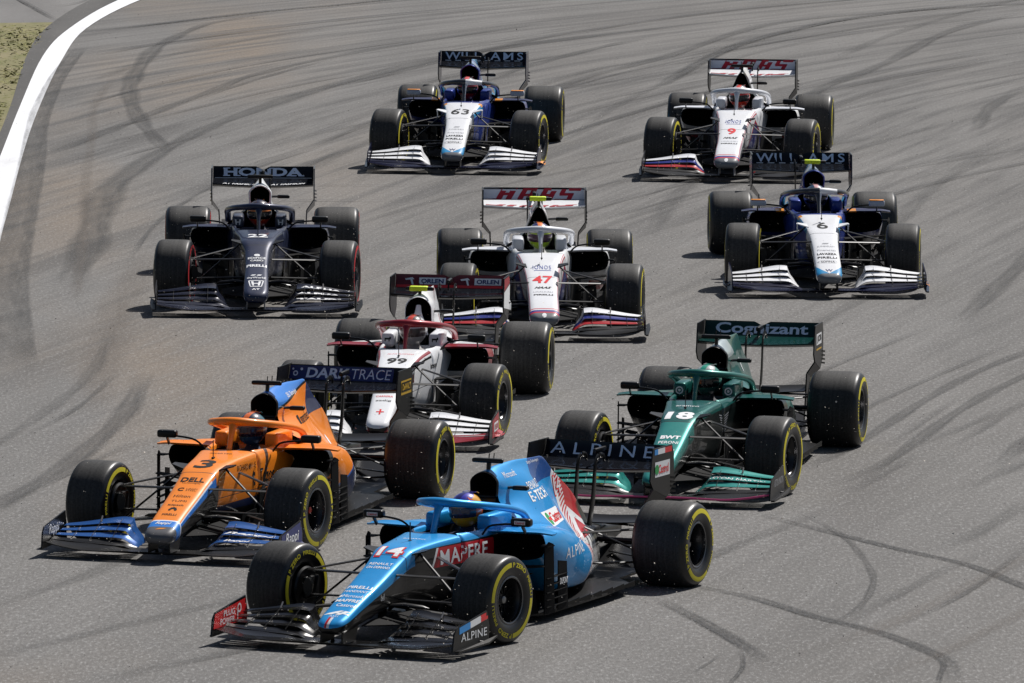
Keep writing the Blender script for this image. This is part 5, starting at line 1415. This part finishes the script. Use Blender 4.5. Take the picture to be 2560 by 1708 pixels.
def haas_word(Q):
    r = INK['dkred']; sk = .55
    P_ = [box_poly(-.36, -.072, -.30, .060, sk), box_poly(-.26, -.072, -.20, .060, sk), box_poly(-.33, -.014, -.22, .012, sk), box_poly(-.40, -.072, -.33, -.048, sk), box_poly(-.50, -.072, -.40, -.05, 0),
          box_poly(-.14, -.072, -.085, .060, sk), box_poly(-.045, -.072, .010, .060, sk), box_poly(-.12, .036, .0, .060, sk), box_poly(-.10, -.022, -.02, .0, sk),
          box_poly(.075, -.072, .13, .060, sk), box_poly(.165, -.072, .22, .060, sk), box_poly(.09, .036, .20, .060, sk), box_poly(.10, -.022, .18, .0, sk),
          box_poly(.27, .034, .46, .060, sk), box_poly(.26, -.004, .31, .050, sk), box_poly(.27, -.016, .40, .010, sk), box_poly(.36, -.06, .41, .008, sk), box_poly(.24, -.072, .40, -.048, sk)]
    Q_ = [[(x, max(-.060, y) * .98) for x, y in q] for q in P_]
    shape(Q['rw'], Q['rf'].data, Q_, r, (-2.2, 0, .985), YL, ZU, maxd=.8, off=.004)
    me = Q['rw'].data
    shape(Q['rw'], me, [box_poly(-.50, -.05, -.38, -.03), box_poly(-.38, -.05, -.31, .06, .4), box_poly(-.27, -.05, -.20, .06, .4), box_poly(-.14, -.05, -.08, .06, .4), box_poly(-.05, -.05, .01, .06, .4), box_poly(.07, -.05, .13, .06, .4), box_poly(.17, -.05, .23, .06, .4), box_poly(.30, .03, .42, .06, .4), box_poly(.35, -.05, .41, .04, .4), box_poly(.24, -.05, .38, -.02, .4)], r, (-2.03, 0, 1.2), YL, XB, maxd=1.2, off=.004)
def print_H(P, Q):
    nose_text(Q, '1ONOS'.replace('1', 'I'), 1.62, .18, 'blue', .12, bold=.0, spacing=1.25); shape(Q['ch'], Q['ch'].data, [box_poly(-.08, -.006, .09, .006)], INK['blue'], (1.715, 0, .9), YL, XB, maxd=1.6)
    num = P['number']; nose_text(Q, num, 1.97, .20 if len(num) > 1 else .10, 'red', .20, bold=.025)
    nose_text(Q, 'HAAS', 2.19, .17, 'black', .055, shear=.5, bold=.03); nose_text(Q, 'URALKALI', 2.32, .19, 'grey', .035); nose_text(Q, 'PIRELLI', 2.43, .19, 'black', .045, bold=.04)
    shape(Q['ch'], Q['ch'].data, ring_polys(0, 0, 0, .022, 1.6), INK['white'], (2.945, 0, .9), YL, XB, maxd=1.6)
    haas_word(Q)
def haas(name, num, pose, fluo, label, drv, spin):
    return dict(name=name, team='whiteblue', number=num, pose=pose, label=label, inlet='tri', tipw=.150, nosew=.152, nosedz=.015, zn=(.435, .515, .568, .645), steer=-.11, spin=spin, fluo=fluo,
          **team_paint('whiteblue', WHT, H_CH, H_EC, H_POD, rough=.34, coat=.6), m_fin=M_HGREY, m_rest=M_HGREY, m_halo=M_HGREY, m_lip=M_CARBON, flaps=[M_CARBON, M_HRED, M_HBLUE, M_WHITE], m_fwe=M_CARBON, m_rwmain=M_WHITE, m_rwflap=paint('pale_wing', (.62, .66, .73), (), .35, 0, .5), m_rwe=M_CARBON, notch=((-.26, .012), (.26, .012)), rwtrim=True,
          m_pillar=flat_mat('grey_pillar', (.12, .13, .15), .4), print=print_H, driver=drv)
Fc = haas('white_near', '47', (0.2618, 97.9496, -1.5518, 1.0094), True, 'white open-wheel race car with red 47 on its nose and yellow camera pod', dict(suit=(.5, .5, .5), glove=(.5, .45, .4), helmet=[(.42, .55, .03), (.40, .62, .03), (.02, .02, .12), (.85, .22, .04)], visor=(.07, .03, .06), look=.12, label='driver in a lime yellow and orange helmet in the white car numbered 47'), .6)
Hc = haas('white_far', '9', (2.7357, 115.7719, -1.6544, 1.0041), False, 'white open-wheel race car with red 9 on its nose at the rear of the pack', dict(suit=(.4, .4, .4), helmet=[(.62, .035, .02), (.62, .04, .02), (.35, .35, .36), (.7, .06, .03)], look=-.2, label='driver in a red helmet in the white car numbered 9'), 1.9)

# --- two blue and white cars
DEEP = (.013, .036, .23); LB = (.012, .24, .50)
W_CH = [(LB, lambda X, Y, Z, T: (T > .30) & (X < 1.75)), ((.70, .28, .02), lambda X, Y, Z, T: (X > 1.18) & (X < 1.26) & (T > .24) & (T < .36)), (DEEP, lambda X, Y, Z, T: (X < 1.18)), (DEEP, lambda X, Y, Z, T: (T > .40) & (X < 1.75)), (LB, lambda X, Y, Z, T: (X + T * .55 > 2.93) & (T < .47)), (BLK, lambda X, Y, Z, T: (T > .46) & (X > 1.749)), ((.12, .13, .145), lambda X, Y, Z, T: (X > 2.93))]
W_EC = [(DEEP, lambda X, Y, Z, T: (X > -.25) & (Z > .80)), ((.22, .30, .45), lambda X, Y, Z, T: (X > -.16) & (Z > 1.0)), ((.55, .60, .66), lambda X, Y, Z, T: (X < -.25) & (Z + X * .5 > .64) & (Z + X * .5 < .69))]
W_POD = [(LB, lambda X, Y, Z, T: (X < -.2)), (BLK, lambda X, Y, Z, T: (Z < .40))]
M_DEEP = paint('deep_blue_trim', DEEP, (), .26, .3, .42); M_DARKBLUE = flat_mat('dark_blue_plane', (.006, .007, .024), .2, 0, .1, .3)
M_WFIN = paint('deep_blue_fin', (.012, .014, .06), [((.70, .26, .02), lambda X, Y, Z, T: (Y.abs() > .33) & (Y.abs() < .42))], .3, .1, .7)
M_WHALO = paint('black_white_halo', (.018, .02, .028), [((.72, .73, .75), lambda X, Y, Z, T: (Y > .012) & (X > .84) & (Y < .20) & (Z + X * .0 < .96))], .3, 0, .8)
M_WMIR = paint('pale_mirror', (.40, .44, .52), (), .35, 0, .42)
def print_W(P, Q):
    nose_text(Q, P['number'], 1.65, .21 if len(P['number']) > 1 else .115, 'black', .24, bold=.012, spacing=1.05)
    nose_text(Q, 'JUMEIRAH', 2.26, .18, 'grey', .045); shape(Q['ch'], Q['ch'].data, [box_poly(-.03, -.014, .03, .014, .6)], INK['grey'], (2.18, 0, .9), YL, XB, maxd=1.6)
    nose_text(Q, 'financial', 2.36, .19, 'grey', .05); nose_text(Q, 'LAVAZZA', 2.47, .20, 'black', .055, bold=.035); nose_text(Q, 'PIRELLI', 2.57, .20, 'black', .05, bold=.02)
    nose_text(Q, 'SOFINA', 2.675, .14, 'black', .04); shape(Q['ch'], Q['ch'].data, ring_polys(0, 0, .10, .108, .34, n=30), INK['grey'], (2.675, 0, .9), YL, XB, maxd=1.6)
    nose_text(Q, 'W', 2.87, .075, 'navy', .05, bold=.02)
    wing_text(Q, 'WILLIAMS', .95, .092, 'pale', bold=.012, spacing=1.25, z=.990)
    for k in range(8): shape(Q['rw'], Q['rf'].data, [box_poly(-.47 + .12 * k, -.004, -.40 + .12 * k, .004)], INK['white'], (-2.2, 0, .935), YL, ZU, maxd=.8, off=.004)
    for sg in (1, -1):
        e = fwe_print(Q, sg)
        shape(Q['fw'], e.data, [box_poly(-.10, -.012, .08, .02)], INK['orange'], (2.40, sg * 1.1 if sg > 0 else -.9, .10), XB, ZU, maxd=.3)
        write(Q['car'], None, 'acronis', INK['grey'], (1.16, sg * .36, .13), YL, ZU, width=.24, height=.07, bold=.02)
def will(name, num, pose, fluo, label, drv, spin, steer=-.10):
    return dict(name=name, team='bluewhite', number=num, pose=pose, label=label, inlet='oval', tipw=.135, nosew=.138, zn=(.455, .548, .602, .660), steer=steer, spin=spin, fluo=fluo, m_plane=M_DARKBLUE, m_mirror=M_WMIR, m_horn=M_WHITE, m_mirrortop=INK['orange'],
          **{**team_paint('bluewhite', WHT, W_CH, W_EC, W_POD, rough=.34, coat=.6), 'm_cover': paint('bluewhite_cover', LB, W_EC, .3, .2, .8), 'm_pod': paint('bluewhite_pod', DEEP, W_POD, .3, .2, .8)}, m_fin=M_WFIN, m_rest=M_DEEP, m_halo=M_WHALO, m_lip=M_DEEP, open=.86, flaps=[M_DARKBLUE, M_WHITE, M_WHITE, M_WHITE], m_fwe=M_DARKBLUE, m_rwmain=M_SLATE, m_rwflap=flat_mat('black_navy', (.004, .005, .009), .15, 0, 0, .25), m_rwe=M_DARKBLUE, notch=((0.0, .034),),
          print=print_W, driver=drv)
Gc = will('bluewhite_far', '63', (-0.5233, 116.6553, -1.6381, 1.0129), False, 'deep blue car with white nose numbered 63, black camera bar on top', dict(suit=(.02, .03, .12), helmet=[(.42, .02, .03), (.30, .015, .03), (.02, .02, .03), (.75, .10, .10)], look=-.15, label='driver in a red helmet in the deep blue and white car numbered 63'), 2.6, -.14)
Ic = will('bluewhite_near', '6', (3.1829, 102.4211, -1.5413, 1.0147), True, 'deep blue car with white nose numbered 6, yellow camera pod on top', dict(suit=(.02, .025, .08), helmet=[(.03, .035, .07), (.025, .03, .08), (.02, .05, .10), (.65, .35, .35)], look=.15, label='driver in a dark helmet in the deep blue and white car numbered 6'), .1)

for P in (A, Bc, Cc, Dc, Ec, Fc, Gc, Hc, Ic): make_car(P)

# ------------------------------------------------------------------ grit thrown up by the wheels
def crumbs():
    V, F = [], []
    for i in range(2600):
        y = rng.uniform(71.5, 140); x = rng.uniform(-.056, .056) * y
        if rng.random() < .5: x = rng.normal(.03 * y if rng.random() < .5 else -.035 * y, .9)
        r = rng.uniform(.003, .009) * (1.7 if rng.random() < .06 else 1); b = len(V)
        d = rng.normal(0, 1, (4, 3)); d /= np.linalg.norm(d, axis=1)[:, None]
        V += [(x + q[0] * r, y + q[1] * r * 1.6, .006 + max(0, r * (1 + q[2]) * .6)) for q in d]
        F += [(b, b + 1, b + 2), (b, b + 2, b + 3), (b, b + 3, b + 1), (b + 1, b + 3, b + 2)]
    o = add('rubber_crumbs', make_mesh('crumbs', V, F, smooth=False), flat_mat('rubber_crumb', (.012, .011, .010), .8)); o['kind'] = 'stuff'
    o['label'] = 'small dark rubber crumbs lying on the track'
crumbs()
def grit():
    V, F = [], []
    poses = [(P['pose'][0], P['pose'][1]) for P in (A, Bc, Cc, Dc, Ec, Fc, Gc, Hc, Ic)]
    for i in range(8000):
        if i % 4: cx, cy = poses[i % 9]; x, y = cx + rng.normal(0, 1.3), cy - 1.2 + rng.normal(0, 2.6)
        else: y = rng.uniform(71, 130); x = rng.uniform(-.054, .054) * y
        z = .03 + abs(rng.normal(0, .42)); r = rng.uniform(.0028, .0068) * (1.8 if rng.random() < .04 else 1)
        b = len(V)
        d = rng.normal(0, 1, (4, 3)); d /= np.linalg.norm(d, axis=1)[:, None]
        V += [(x + q[0] * r, y + q[1] * r, z + q[2] * r) for q in d]
        F += [(b, b + 1, b + 2), (b, b + 2, b + 3), (b, b + 3, b + 1), (b + 1, b + 3, b + 2)]
    o = add('flying_grit', make_mesh('grit', V, F, smooth=False), flat_mat('pale_grit', (.62, .56, .48), .8)); o['kind'] = 'stuff'
    o['label'] = 'fine pale grit and rubber crumbs flying around the cars'
grit()
